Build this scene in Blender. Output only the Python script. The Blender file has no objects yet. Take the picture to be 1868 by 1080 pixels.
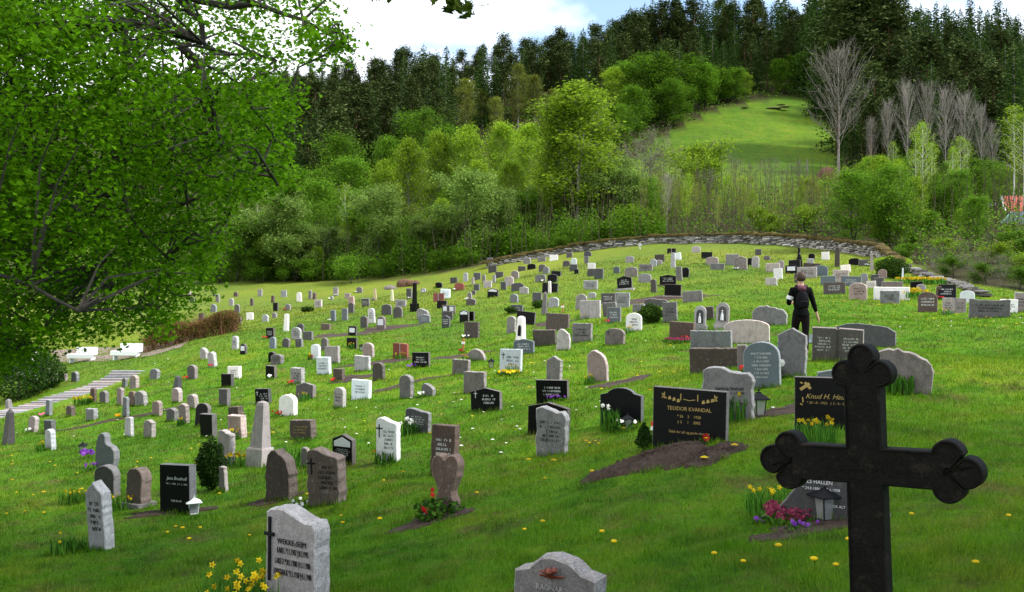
import bpy, math, random
import numpy as np
from mathutils import Vector, Matrix, Quaternion

# ------------------------------------------------------------------ camera, sky, sun, exposure
sc = bpy.context.scene
COL = sc.collection
cam_data = bpy.data.cameras.new('camera')
cam_data.sensor_width = 36.0
cam_data.lens = 36.0 * 1794.0 / 1868.0
cam_data.clip_start = 0.05
cam_data.clip_end = 6000
cam = bpy.data.objects.new('camera', cam_data)
COL.objects.link(cam)
cam.location = (0, 0, 0)
cam.rotation_euler = (math.radians(90), 0, 0)
sc.camera = cam

SUN_DIR = Vector((0.80, -0.16, 0.86)).normalized()        # towards the sun
SUN_EL = math.asin(SUN_DIR.z)
SUN_AZ = math.atan2(SUN_DIR.x, SUN_DIR.y)
sd = bpy.data.lights.new('sun', 'SUN')
sd.energy = 2.6
sd.angle = math.radians(11)
sd.color = (1.0, 0.95, 0.86)
sun = bpy.data.objects.new('sun', sd)
COL.objects.link(sun)
sun.rotation_euler = (-SUN_DIR).to_track_quat('-Z', 'Y').to_euler()

world = bpy.data.worlds.new('World')
sc.world = world
world.use_nodes = True
wn = world.node_tree.nodes; wl = world.node_tree.links
wn.clear()
wo = wn.new('ShaderNodeOutputWorld')
bg = wn.new('ShaderNodeBackground'); bg.inputs['Strength'].default_value = 0.15
sky = wn.new('ShaderNodeTexSky'); sky.sky_type = 'NISHITA'
sky.sun_disc = False; sky.sun_elevation = SUN_EL; sky.sun_rotation = SUN_AZ
sky.air_density = 1.0; sky.dust_density = 1.2; sky.ozone_density = 1.0
tc = wn.new('ShaderNodeTexCoord')
mp = wn.new('ShaderNodeMapping'); mp.inputs['Scale'].default_value = (1, 1, 2.2)
cn = wn.new('ShaderNodeTexNoise'); cn.inputs['Scale'].default_value = 2.6; cn.inputs['Detail'].default_value = 9
cn.inputs['Roughness'].default_value = 0.55
cr = wn.new('ShaderNodeValToRGB')
cr.color_ramp.elements[0].position = 0.40; cr.color_ramp.elements[0].color = (0, 0, 0, 1)
cr.color_ramp.elements[1].position = 0.55; cr.color_ramp.elements[1].color = (1, 1, 1, 1)
mx = wn.new('ShaderNodeMixRGB'); mx.inputs[2].default_value = (7.2, 7.3, 7.4, 1)
mp.inputs['Location'].default_value = (0.35, 0.0, 0.0)
wl.new(tc.outputs['Generated'], mp.inputs['Vector']); wl.new(mp.outputs[0], cn.inputs['Vector'])
sx_ = wn.new('ShaderNodeSeparateXYZ'); wl.new(tc.outputs['Generated'], sx_.inputs[0])
ma = wn.new('ShaderNodeMath'); ma.operation = 'MULTIPLY_ADD'; ma.inputs[1].default_value = -0.30; wl.new(sx_.outputs['X'], ma.inputs[0]); wl.new(cn.outputs['Fac'], ma.inputs[2])
wl.new(ma.outputs[0], cr.inputs[0]); wl.new(cr.outputs[0], mx.inputs[0])
wl.new(sky.outputs[0], mx.inputs[1]); wl.new(mx.outputs[0], bg.inputs[0]); wl.new(bg.outputs[0], wo.inputs[0])

sc.view_settings.view_transform = 'Standard'
sc.view_settings.look = 'None'
sc.view_settings.exposure = 0.98
sc.view_settings.gamma = 1.0
sc.render.resolution_x = 1024; sc.render.resolution_y = 592
sc.render.engine = 'CYCLES'
sc.cycles.max_bounces = 6
sc.cycles.transparent_max_bounces = 8

rnd = random.Random(7)
rng = np.random.default_rng(11)
R = math.radians

# ------------------------------------------------------------------ tags, materials
def tag(o, label=None, cat=None, group=None, kind=None):
    if label: o['label'] = label
    if cat: o['category'] = cat
    if group: o['group'] = group
    if kind: o['kind'] = kind
    return o

def link(name, me, parent=None, mats=None):
    o = bpy.data.objects.new(name, me)
    COL.objects.link(o)
    if parent is not None: o.parent = parent
    if mats is not None and me is not None:
        for m in (mats if isinstance(mats, (list, tuple)) else [mats]): me.materials.append(m)
    return o

def empty(name, loc, rz=0.0):
    o = bpy.data.objects.new(name, None)
    COL.objects.link(o); o.location = loc; o.rotation_euler = (0, 0, rz)
    o.empty_display_size = 0.2
    return o

def nmesh(name, V, F, n, smooth=False):
    """mesh from arrays: V (k,3), F (m,n) faces with n corners each"""
    me = bpy.data.meshes.new(name)
    V = np.ascontiguousarray(V, dtype=np.float32); F = np.ascontiguousarray(F, dtype=np.int32)
    me.vertices.add(len(V)); me.vertices.foreach_set('co', V.ravel())
    me.loops.add(F.size); me.loops.foreach_set('vertex_index', F.ravel())
    m = len(F)
    me.polygons.add(m)
    me.polygons.foreach_set('loop_start', np.arange(m, dtype=np.int32) * n)
    me.polygons.foreach_set('loop_total', np.full(m, n, dtype=np.int32))
    if smooth: me.polygons.foreach_set('use_smooth', np.ones(m, dtype=bool))
    me.update(calc_edges=True)
    return me

def pmesh(name, V, F, smooth=False):
    me = bpy.data.meshes.new(name)
    me.from_pydata([tuple(v) for v in V], [], F)
    if smooth:
        for p in me.polygons: p.use_smooth = True
    me.update()
    return me

def join(parts):
    V = []; F = []; b = 0
    for v, f in parts:
        V += list(v); F += [tuple(i + b for i in q) for q in f]; b += len(v)
    return V, F

def nodes(name):
    m = bpy.data.materials.new(name); m.use_nodes = True
    nt = m.node_tree; nt.nodes.clear()
    out = nt.nodes.new('ShaderNodeOutputMaterial')
    b = nt.nodes.new('ShaderNodeBsdfPrincipled')
    nt.links.new(b.outputs[0], out.inputs[0])
    return m, nt, b, out

def noise(nt, vec, scale, detail=4, rough=0.6):
    n = nt.nodes.new('ShaderNodeTexNoise'); n.inputs['Scale'].default_value = scale
    n.inputs['Detail'].default_value = detail; n.inputs['Roughness'].default_value = rough
    nt.links.new(vec, n.inputs['Vector']); return n

def ramp(nt, fac, stops):
    r = nt.nodes.new('ShaderNodeValToRGB')
    e = r.color_ramp.elements
    e[0].position = stops[0][0]; e[0].color = (*stops[0][1], 1)
    e[1].position = stops[-1][0]; e[1].color = (*stops[-1][1], 1)
    for p, c in stops[1:-1]:
        x = e.new(p); x.color = (*c, 1)
    nt.links.new(fac, r.inputs[0]); return r

def mixc(nt, fac, a, b, mode='MIX'):
    m = nt.nodes.new('ShaderNodeMixRGB'); m.blend_type = mode
    for i, x in ((0, fac), (1, a), (2, b)):
        if isinstance(x, (int, float)): m.inputs[i].default_value = x
        elif isinstance(x, tuple): m.inputs[i].default_value = (*x, 1)
        else: nt.links.new(x, m.inputs[i])
    return m

def flat(name, c, rough=0.7, metal=0.0, vary=0.25, scale=30):
    m, nt, b, out = nodes(name)
    t = nt.nodes.new('ShaderNodeTexCoord')
    n = noise(nt, t.outputs['Object'], scale)
    r = ramp(nt, n.outputs['Fac'], [(0.3, tuple(x * (1 - vary) for x in c)), (0.7, tuple(min(1, x * (1 + vary)) for x in c))])
    nt.links.new(r.outputs[0], b.inputs['Base Color'])
    b.inputs['Roughness'].default_value = rough; b.inputs['Metallic'].default_value = metal
    b.inputs['Specular IOR Level'].default_value = 0.08 if max(c) < .03 else 0.35
    return m

def stone_mat(name, c, rough=0.8, lichen=0.5, speck=0.35, spec=0.4, li=None):
    m, nt, b, out = nodes(name)
    t = nt.nodes.new('ShaderNodeTexCoord')
    oi = nt.nodes.new('ShaderNodeObjectInfo')
    add = nt.nodes.new('ShaderNodeVectorMath'); add.operation = 'ADD'
    mul = nt.nodes.new('ShaderNodeVectorMath'); mul.operation = 'SCALE'; mul.inputs['Scale'].default_value = 0.37
    nt.links.new(oi.outputs['Location'], mul.inputs[0])
    nt.links.new(t.outputs['Object'], add.inputs[0]); nt.links.new(mul.outputs[0], add.inputs[1])
    V = add.outputs[0]
    n1 = noise(nt, V, 70, 3, 0.8)
    r1 = ramp(nt, n1.outputs['Fac'], [(0.32, tuple(x * (1 - speck) for x in c)), (0.5, c), (0.68, tuple(min(0.9, x * (1 + speck)) for x in c))])
    n2 = noise(nt, V, 5, 6, 0.7)
    dark = tuple(x * 0.45 + 0.004 for x in c); 
    f2 = ramp(nt, n2.outputs['Fac'], [(0.46, (0, 0, 0)), (0.64, (lichen,) * 3)])
    m1 = mixc(nt, f2.outputs[0], r1.outputs[0], dark)
    n3 = noise(nt, V, 14, 5, 0.75)
    li = li or tuple(min(0.6, x * 0.6 + 0.14) for x in c)
    f3 = ramp(nt, n3.outputs['Fac'], [(0.56, (0, 0, 0)), (0.63, (lichen * 0.85,) * 3)])
    m2 = mixc(nt, f3.outputs[0], m1.outputs[0], li)
    st_ = nt.nodes.new('ShaderNodeVectorMath'); st_.operation = 'MULTIPLY'; st_.inputs[1].default_value = (14, 14, 1.6); nt.links.new(V, st_.inputs[0])
    n5 = noise(nt, st_.outputs[0], 1.0, 5, 0.7); f5 = ramp(nt, n5.outputs['Fac'], [(0.50, (0, 0, 0)), (0.70, (lichen * .9,) * 3)])
    m2 = mixc(nt, f5.outputs[0], m2.outputs[0], tuple(x * .4 for x in c))
    hsv = nt.nodes.new('ShaderNodeHueSaturation')
    mr = nt.nodes.new('ShaderNodeMapRange'); mr.inputs[3].default_value = 0.7; mr.inputs[4].default_value = 1.3
    nt.links.new(oi.outputs['Random'], mr.inputs[0]); nt.links.new(mr.outputs[0], hsv.inputs['Value'])
    n6 = noise(nt, oi.outputs['Location'], 3.1, 1); t6 = ramp(nt, n6.outputs['Fac'], [(0.35, (.92, 1.0, 1.08)), (0.65, (1.12, .98, .92))]); m2 = mixc(nt, 1.0, m2.outputs[0], t6.outputs[0], 'MULTIPLY')
    nt.links.new(m2.outputs[0], hsv.inputs['Color'])
    nt.links.new(hsv.outputs[0], b.inputs['Base Color'])
    b.inputs['Roughness'].default_value = rough
    b.inputs['Specular IOR Level'].default_value = spec
    if rough > 0.5:
        bp = nt.nodes.new('ShaderNodeBump'); bp.inputs['Strength'].default_value = 0.6; bp.inputs['Distance'].default_value = 0.02
        n4 = noise(nt, V, 18, 8, 0.75)
        nt.links.new(n4.outputs['Fac'], bp.inputs['Height']); nt.links.new(bp.outputs[0], b.inputs['Normal'])
    return m

def leaf_mat(name, c1, c2, trans=0.45, rough=0.55, vscale=0.5):
    m, nt, b, out = nodes(name)
    g = nt.nodes.new('ShaderNodeNewGeometry')
    oi = nt.nodes.new('ShaderNodeObjectInfo')
    t = nt.nodes.new('ShaderNodeTexCoord')
    n = noise(nt, t.outputs['Object'], vscale, 2)
    a = nt.nodes.new('ShaderNodeMath'); a.operation = 'ADD'
    nt.links.new(g.outputs['Random Per Island'], a.inputs[0]); nt.links.new(n.outputs['Fac'], a.inputs[1])
    h = nt.nodes.new('ShaderNodeMath'); h.operation = 'MULTIPLY'; h.inputs[1].default_value = 0.5
    nt.links.new(a.outputs[0], h.inputs[0])
    r = ramp(nt, h.outputs[0], [(0.25, tuple(x * .7 for x in c1)), (0.75, tuple(x * 1.15 for x in c2))])
    hsv = nt.nodes.new('ShaderNodeHueSaturation')
    mr = nt.nodes.new('ShaderNodeMapRange'); mr.inputs[3].default_value = 0.75; mr.inputs[4].default_value = 1.25
    nt.links.new(oi.outputs['Random'], mr.inputs[0]); nt.links.new(mr.outputs[0], hsv.inputs['Value'])
    nt.links.new(r.outputs[0], hsv.inputs['Color'])
    tr = nt.nodes.new('ShaderNodeBsdfTranslucent')
    ms = nt.nodes.new('ShaderNodeMixShader'); ms.inputs[0].default_value = trans
    nt.links.new(hsv.outputs[0], b.inputs['Base Color']); nt.links.new(hsv.outputs[0], tr.inputs['Color'])
    b.inputs['Roughness'].default_value = rough; b.inputs['Specular IOR Level'].default_value = 0.04
    nt.links.new(b.outputs[0], ms.inputs[1]); nt.links.new(tr.outputs[0], ms.inputs[2]); nt.links.new(ms.outputs[0], out.inputs[0])
    return m

# ------------------------------------------------------------------ terrain
F0 = 1794.0; CX = 934.0; CY = 540.0
PC = [(1023,1160,6.2),(540,1115,8.2),(1505,950,9),(1255,812,12.3),(1850,1000,6.9),(1850,750,14),(1850,650,24),(1440,678,18),(1670,692,16.5),(1460,655,21.5),
(820,940,11.8),(1008,832,15.5),(708,840,17),(600,925,15),(470,852,20),(180,1005,13.5),(375,935,16),(205,870,19),(10,812,27),(-100,900,20),(90,820,28),(320,772,30),
(550,802,22),(885,747,22),(1005,735,20.5),(1092,695,25),(930,680,28),(1125,627,33),(1240,622,32),(1385,592,33),(1155,605,36),(1220,585,38),(770,672,34),(640,730,27),
(540,700,33),(370,700,36),(355,650,44),(270,682,44),(150,657,55),(50,700,48),(-100,770,42),(430,602,55),(500,590,58),(400,545,82),(630,545,78),(800,530,75),(700,600,50),
(830,615,45),(860,518,80),(1000,500,68),(950,560,52),(1050,540,56),(1150,530,56),(1200,480,70),(1170,452,82),(900,487,84),(1450,452,76),(1600,469,68),(1420,535,50),
(1300,520,55),(1550,540,47),(1690,572,41),(1800,584,37),(1868,577,36),(1790,535,44),(1950,545,46),(520,525,88),(380,520,92),(200,560,85),(0,600,75),(-300,620,75),
(600,500,102),(900,440,108),(300,500,108),(1200,402,102),(1450,392,98),(1530,365,110),(1700,440,75),(1868,432,74),(1868,380,100),(2100,400,80),(1250,330,130),(1490,320,130),
(1200,245,170),(1330,205,182),(1450,182,195),(1300,120,235),(1700,300,150),(1870,300,150),(1700,180,210),(1850,150,230),(2200,150,250),(1600,60,290),(700,330,160),(850,240,190),
(600,230,220),(450,330,170),(500,150,340),(200,200,300),(0,200,300),(-400,200,300),(0,450,120),(-300,480,120),(900,180,240),(1000,158,255),(700,212,300),(800,195,300),(600,168,330),(900,190,320),(1000,170,320),(1150,150,320),(1300,125,310),(1300,155,380)]
WC = [(0,0,-1.6),(1.5,4.2,-1.62),(-30,0,-5.2),(-60,20,-7.5),(20,0,-1.2),(50,20,-.4),(0,-40,-1.5),(-60,-40,-8),(60,-40,0),(-90,60,-6.5),(60,60,4),(110,100,18),
(-500,600,90),(0,650,60),(500,600,110),(500,100,60),(-500,100,20),(-500,-300,0),(500,-300,20),(0,-300,-5),(0,1500,120),(1500,0,80),(-1500,0,40),(0,-1500,0),(-7,5,-2.9),(6,2,-1.5)]
PP = np.array([((x - CX) / F0 * D, D, -(y - CY) / F0 * D) for x, y, D in PC] + [tuple(map(float, w)) for w in WC])
def phi(r2): return np.where(r2 > 0, .5 * r2 * np.log(r2 + 1e-12), 0)
A0 = PP[:, :2] / 50; nA = len(A0)
K0 = phi(((A0[:, None] - A0[None]) ** 2).sum(-1)) + np.diag(.5 * (np.maximum(np.hypot(PP[:, 0], PP[:, 1]), 8) / 50) ** 2 * .003)
Q0 = np.c_[np.ones(nA), A0]
S0 = np.linalg.solve(np.block([[K0, Q0], [Q0.T, np.zeros((3, 3))]]), np.r_[PP[:, 2], 0, 0, 0])
def hraw(X, Y):
    q = np.stack([X.ravel(), Y.ravel()], -1) / 50; out = np.zeros(len(q))
    for i in range(0, len(q), 20000):
        b = q[i:i + 20000]
        out[i:i + 20000] = phi(((b[:, None] - A0[None]) ** 2).sum(-1)) @ S0[:nA] + S0[-3] + b @ S0[-2:]
    return out.reshape(X.shape)

def axis(parts):
    a = []
    for s, e, st in parts: a += list(np.arange(s, e, st))
    return np.array(a)
GX = axis([(-3000, -500, 250), (-500, -130, 14), (-130, -46, 2), (-46, 46, 0.5), (46, 130, 2), (130, 500, 14), (500, 3001, 250)])
GY = axis([(-3000, -200, 280), (-200, -10, 10), (-10, 2, 1), (2, 92, 0.5), (92, 130, 2), (130, 420, 5), (420, 700, 20), (700, 3001, 230)])
MX, MY = np.meshgrid(GX, GY)
Z0 = hraw(MX, MY)
DI = np.hypot(MX, MY)
Z0 = np.where(DI > 650, Z0 * 0 + np.clip(Z0, -60, 60) , Z0)
for kx, ky, ph, am in ((2.1, 1.3, 0, .020), (1.1, -1.9, 1, .022), (3.7, 2.9, 2, .010), (0.5, 0.37, 3, .05), (-.33, .61, 4, .05), (4.9, -3.3, 5, .008)):
    Z0 += am * np.sin(kx * MX + ky * MY + ph) * np.clip(DI / 15, 0.4, 1)
nx, ny = len(GX), len(GY)

def gz(x, y):
    x = np.asarray(x, float); y = np.asarray(y, float)
    i = np.clip(np.searchsorted(GX, x) - 1, 0, nx - 2); j = np.clip(np.searchsorted(GY, y) - 1, 0, ny - 2)
    u = (x - GX[i]) / (GX[i + 1] - GX[i]); v = (y - GY[j]) / (GY[j + 1] - GY[j])
    return (Z0[j, i] * (1 - u) + Z0[j, i + 1] * u) * (1 - v) + (Z0[j + 1, i] * (1 - u) + Z0[j + 1, i + 1] * u) * v

DS = np.geomspace(3.5, 400, 1400)
def at(px, py):
    """point of the ground seen at a place of the photograph"""
    X = (px - CX) / F0 * DS
    p = CY - gz(X, DS) / DS * F0
    k = int(np.argmax(p <= py))
    if k == 0: k = 1
    a = (p[k - 1] - py) / max(1e-6, p[k - 1] - p[k]); D = DS[k - 1] + (DS[k] - DS[k - 1]) * min(max(a, 0), 1)
    x = (px - CX) / F0 * D
    return float(x), float(D), float(gz(x, D))
def gpt(px, D, dz=0.0):
    x = (px - CX) / F0 * D
    return Vector((x, D, float(gz(x, D)) + dz))

DB = np.array([(-600, 85), (0, 95), (380, 94), (520, 93), (600, 90), (860, 86), (900, 87), (1170, 84.5), (1450, 78.5), (1600, 70.5), (1660, 63), (1720, 57), (1800, 51), (1900, 47), (2300, 45), (9000, 40)], float)
def pxof(x, y): return CX + F0 * x / np.maximum(y, .1)
def yard(x, y):      # signed: >0 inside the graveyard lawn
    return np.interp(pxof(x, y), DB[:, 0], DB[:, 1]) - y
FP = [((px - CX) / F0 * D, D) for px, D in ((1195, 166), (1300, 184), (1450, 199), (1500, 196), (1530, 160), (1560, 140), (1540, 113), (1450, 108), (1200, 112), (1120, 120), (1130, 145))]
def inpoly(x, y, P):
    x = np.asarray(x); y = np.asarray(y); c = np.zeros(x.shape, bool)
    n = len(P)
    for i in range(n):
        x1, y1 = P[i]; x2, y2 = P[(i + 1) % n]
        if y1 == y2: continue
        k = ((y1 > y) != (y2 > y)) & (x < (x2 - x1) * (y - y1) / (y2 - y1) + x1)
        c ^= k
    return c
mask = np.where(MY < 1, 1.0, np.clip(yard(MX, MY) / 2 + .5, 0, 1))
mask = np.where(inpoly(MX, MY, FP), 0.70, mask)
glade = (MY > 88) & (MY < 128) & (pxof(MX, MY) < 880) & (pxof(MX, MY) > 100); mask = np.where(glade & (mask < .5), .5, mask)
V = np.stack([MX, MY, Z0], -1).reshape(-1, 3)
ii = (np.arange(ny - 1)[:, None] * nx + np.arange(nx - 1)[None]).ravel()
Fq = np.stack([ii, ii + 1, ii + nx + 1, ii + nx], -1)
me = nmesh('ground', V, Fq, 4, True)
ca = me.attributes.new('lawn', 'FLOAT', 'POINT'); ca.data.foreach_set('value', mask.ravel().astype(np.float32))

def grass_color(nt, vec):
    """shared by soil-level turf and blades: patches of fresh, dull and yellowed grass by place"""
    n1 = noise(nt, vec, 0.45, 7, 0.75); n2 = noise(nt, vec, 2.3, 5, 0.7); n3 = noise(nt, vec, 0.06, 2)
    r1 = ramp(nt, n1.outputs['Fac'], [(0.33, (0.062, 0.185, 0.004)), (0.5, (0.105, 0.255, 0.005)), (0.66, (0.175, 0.275, 0.010))])
    r2 = ramp(nt, n2.outputs['Fac'], [(0.50, (0, 0, 0)), (0.72, (.75, .75, .75))])
    m1 = mixc(nt, r2.outputs[0], r1.outputs[0], (0.19, 0.19, 0.035))
    r3 = ramp(nt, n3.outputs['Fac'], [(0.35, (0.68, 0.78, 0.8)), (0.65, (1.22, 1.08, 1.0))])
    n4 = noise(nt, vec, 0.8, 8, 0.8); r4 = ramp(nt, n4.outputs['Fac'], [(0.53, (0, 0, 0)), (0.66, (.8, .8, .8))])
    m2 = mixc(nt, r4.outputs[0], m1.outputs[0], (0.15, 0.12, 0.045))
    n5 = noise(nt, vec, 1.7, 6, 0.8); r5 = ramp(nt, n5.outputs['Fac'], [(0.36, (0.5, 0.62, 0.5)), (0.5, (1, 1, 1))])
    m3 = mixc(nt, 1.0, m2.outputs[0], r5.outputs[0], 'MULTIPLY')
    sp = nt.nodes.new('ShaderNodeSeparateXYZ'); nt.links.new(vec, sp.inputs[0])
    mr_ = nt.nodes.new('ShaderNodeMapRange'); mr_.inputs[1].default_value = 38; mr_.inputs[2].default_value = 72; mr_.inputs[4].default_value = 0.55; nt.links.new(sp.outputs['Y'], mr_.inputs[0])
    mr2 = nt.nodes.new('ShaderNodeMapRange'); mr2.inputs[1].default_value = 100; mr2.inputs[2].default_value = 92; mr2.inputs[3].default_value = 0.0; mr2.inputs[4].default_value = 1.0; nt.links.new(sp.outputs['Y'], mr2.inputs[0])
    mm_ = nt.nodes.new('ShaderNodeMath'); mm_.operation = 'MULTIPLY'; nt.links.new(mr_.outputs[0], mm_.inputs[0]); nt.links.new(mr2.outputs[0], mm_.inputs[1])
    m4 = mixc(nt, mm_.outputs[0], m3.outputs[0], (0.20, 0.215, 0.045))     # drier, thinner turf up by the wall
    return mixc(nt, 1.0, m4.outputs[0], r3.outputs[0], 'MULTIPLY')
gm, nt, b, out = nodes('turf')
t = nt.nodes.new('ShaderNodeTexCoord')
gc = grass_color(nt, t.outputs['Object'])
nf = noise(nt, t.outputs['Object'], 25, 6, 0.8)
gf = ramp(nt, nf.outputs['Fac'], [(0.3, (0.55, 0.55, 0.5)), (0.7, (1.25, 1.25, 1.2))])
gc2 = mixc(nt, 1.0, gc.outputs[0], gf.outputs[0], 'MULTIPLY')
nb = noise(nt, t.outputs['Object'], 0.9, 6, 0.7)
bf = ramp(nt, nb.outputs['Fac'], [(0.64, (0, 0, 0)), (0.72, (0.75,) * 3)])
gc3 = mixc(nt, bf.outputs[0], gc2.outputs[0], (0.11, 0.085, 0.04))
nw = noise(nt, t.outputs['Object'], 0.5, 6, 0.75)
fw = ramp(nt, nw.outputs['Fac'], [(0.3, (0.022, 0.032, 0.007)), (0.5, (0.045, 0.036, 0.018)), (0.7, (0.035, 0.065, 0.010))])
at_ = nt.nodes.new('ShaderNodeAttribute'); at_.attribute_name = 'lawn'
fin = mixc(nt, at_.outputs['Fac'], fw.outputs[0], gc3.outputs[0])
nt.links.new(fin.outputs[0], b.inputs['Base Color']); b.inputs['Roughness'].default_value = 0.9
b.inputs['Specular IOR Level'].default_value = 0.1
bp = nt.nodes.new('ShaderNodeBump'); bp.inputs['Strength'].default_value = 0.9; bp.inputs['Distance'].default_value = 0.06
nt.links.new(nf.outputs['Fac'], bp.inputs['Height']); nt.links.new(bp.outputs[0], b.inputs['Normal'])
ground = link('ground', me, None, gm); tag(ground, kind='structure')

# grass blades
SOIL = []      # (x, y, rx, ry, rot) ellipses without blades

# ------------------------------------------------------------------ shapes of gravestones
WOOD_ = flat('oiled_timber', (.38, .15, .04), .6)
SM = dict(o=WOOD_,
 w=stone_mat('white_marble', (.66, .65, .66), .6, .22, .12), l=stone_mat('light_granite', (.31, .29, .29), .8, .5, .35),
 g=stone_mat('grey_granite', (.155, .146, .144), .85, .6, .45), d=stone_mat('dark_granite', (.055, .052, .054), .6, .4, .4),
 k=stone_mat('black_polished', (.004, .004, .005), .32, .12, .3, .12, (.012, .012, .012)), p=stone_mat('pinkish_granite', (.25, .19, .18), .8, .5, .3),
 r=stone_mat('red_granite', (.17, .035, .025), .35, .15, .3), b=stone_mat('brown_granite', (.072, .052, .043), .75, .45, .5),
 n=stone_mat('blue_grey_slate', (.085, .11, .13), .5, .3, .25), y=stone_mat('yellowed_stone', (.50, .46, .28), .8, .3, .2))
EDGE = dict(w=(.74, .73, .73), l=(.47, .455, .45), g=(.30, .285, .275), d=(.20, .19, .185), k=(.13, .125, .12), p=(.42, .35, .33), r=(.24, .08, .06), b=(.16, .125, .105), n=(.24, .27, .29), y=(.5, .46, .3), o=(.3, .12, .04))
SE = {k: stone_mat('rough_edge_' + k, c, .9, .35 if k == 'w' else .6, .5) for k, c in EDGE.items()}
DARKLET = flat('dark_lettering', (.012, .012, .012), .5)
LIGHTLET = flat('light_lettering', (.55, .55, .56), .5, 0, .1)
GOLD = flat('gold_lettering', (.36, .25, .08), .45, 0.0, .15)
PALE = flat('pale_panel', (.62, .62, .66), .5, 0, .06, 8)
WOOD = flat('oiled_wood', (.38, .15, .04), .6)
WHITEP = flat('white_paint', (.8, .8, .8), .5, 0, .03)
IRON = flat('black_iron', (.012, .012, .013), .45)
MOSS = flat('moss', (.065, .048, .010), .95, 0, .7, 2)

def prof(s, w, h, rr):
    a = w / 2
    def arc(cx, cz, rx, rz, t0, t1, n): return [(cx + rx * math.cos(R(t)), cz + rz * math.sin(R(t))) for t in np.linspace(t0, t1, n)]
    if s == 'A':
        rz = min(a * .8, h * .3); return [(-a, 0), (a, 0)] + arc(0, h - rz, a, rz, 0, 180, 13)
    if s == 'E': return [(-a, 0), (a, 0)] + arc(0, 0.05, a, h - .05, 8, 172, 15)
    if s == 'T': return [(-a, 0), (a, 0)] + arc(0, h - a * .35, a * .86, a * .35, 10, 170, 7)
    if s == 'S': return [(-a, 0), (a, 0), (a * 1.02, h * .55), (a * .8, h * .78), (a * .35, h * .9), (-a * .15, h), (-a * .5, h * .99), (-a * .85, h * .88), (-a, h * .7)]
    if s == 'G': return [(-a, 0), (a, 0), (a * .95, h * .2), (a * .45, h), (-a * .45, h), (-a * .95, h * .2)]
    if s == 'P': return [(-a, 0), (a, 0), (a, h * .84), (0, h), (-a, h * .84)]
    if s == 'W': return [(-a, 0), (a, 0), (a, h * .84), (a * .85, h * .89), (a * .4, h * .91), (a * .1, h * .945), (-a * .25, h * .99), (-a * .55, h), (-a * .85, h * .975), (-a, h * .93)]
    if s == 'Y': return [(-a, 0), (a * .8, 0), (a, h * .3), (a * .95, h * .52), (a * .65, h * .63), (a * .2, h * .68), (a * .02, h * .74), (0, h * .9), (-a * .15, h * .985), (-a * .45, h), (-a * .8, h * .9), (-a * .98, h * .65), (-a, h * .45)]
    if s == 'H': return [(-a, 0), (a, 0), (a, h * .80), (a * .78, h * .83)] + arc(0, h * .80, a * .66, h * .2, 15, 165, 11) + [(-a * .78, h * .83), (-a, h * .80)]
    if s == 'Q':
        lo = [(-a * .8, 0), (a * .8, 0), (a * .72, h * .2), (a * .5, h * .36), (a * .62, h * .48), (a * .95, h * .62), (a, h * .76)]
        return lo + arc(a * .48, h * .8, a * .52, h * .16, 0, 150, 7) + [(0, h * .88)] + arc(-a * .48, h * .8, a * .52, h * .16, 30, 180, 7) + [(-a, h * .76), (-a * .95, h * .62), (-a * .62, h * .48), (-a * .5, h * .36), (-a * .72, h * .2)]
    if s == 'U': return [(-a, 0), (a, 0), (a, h * .97), (a * .9, h), (a * .45, h * .93), (-a * .45, h * .93), (-a * .9, h), (-a, h * .97)]
    if s == 'N': return [(-a, 0), (a, 0)] + arc(0, h - a, a, a, 0, 180, 13)
    if s == 'C':
        b = a * .3; zc = h * .68; return [(-b, 0), (b, 0), (b, zc - b), (a, zc - b), (a, zc + b), (b, zc + b), (b, h), (-b, h), (-b, zc + b), (-a, zc + b), (-a, zc - b), (-b, zc - b)]
    if s == 'L': return [(-a, 0), (a, 0), (a, h * .7), (a * .75, h * .95), (-a * .5, h), (-a * .9, h * .8), (-a, h * .5)]
    j = rr.uniform(-.02, .02) * h
    return [(-a, 0), (a, 0), (a, h + j), (-a, h)]

def subdiv(P, step):
    out = []
    for i in range(len(P)):
        p = P[i]; q = P[(i + 1) % len(P)]; L = math.hypot(q[0] - p[0], q[1] - p[1]); n = max(1, int(L / step))
        for k in range(n): out.append((p[0] + (q[0] - p[0]) * k / n, p[1] + (q[1] - p[1]) * k / n))
    return out

def offset(P, c):
    out = []; n = len(P)
    for i in range(n):
        a = P[i - 1]; b = P[i]; d = P[(i + 1) % n]
        e1 = (b[0] - a[0], b[1] - a[1]); e2 = (d[0] - b[0], d[1] - b[1])
        l1 = math.hypot(*e1) or 1; l2 = math.hypot(*e2) or 1
        n1 = (-e1[1] / l1, e1[0] / l1); n2 = (-e2[1] / l2, e2[0] / l2)
        m = (n1[0] + n2[0], n1[1] + n2[1]); l = math.hypot(*m) or 1
        m = (m[0] / l, m[1] / l); k = c / max(.45, m[0] * n1[0] + m[1] * n1[1])
        out.append((b[0] + m[0] * k, b[1] + m[1] * k))
    return out

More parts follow.
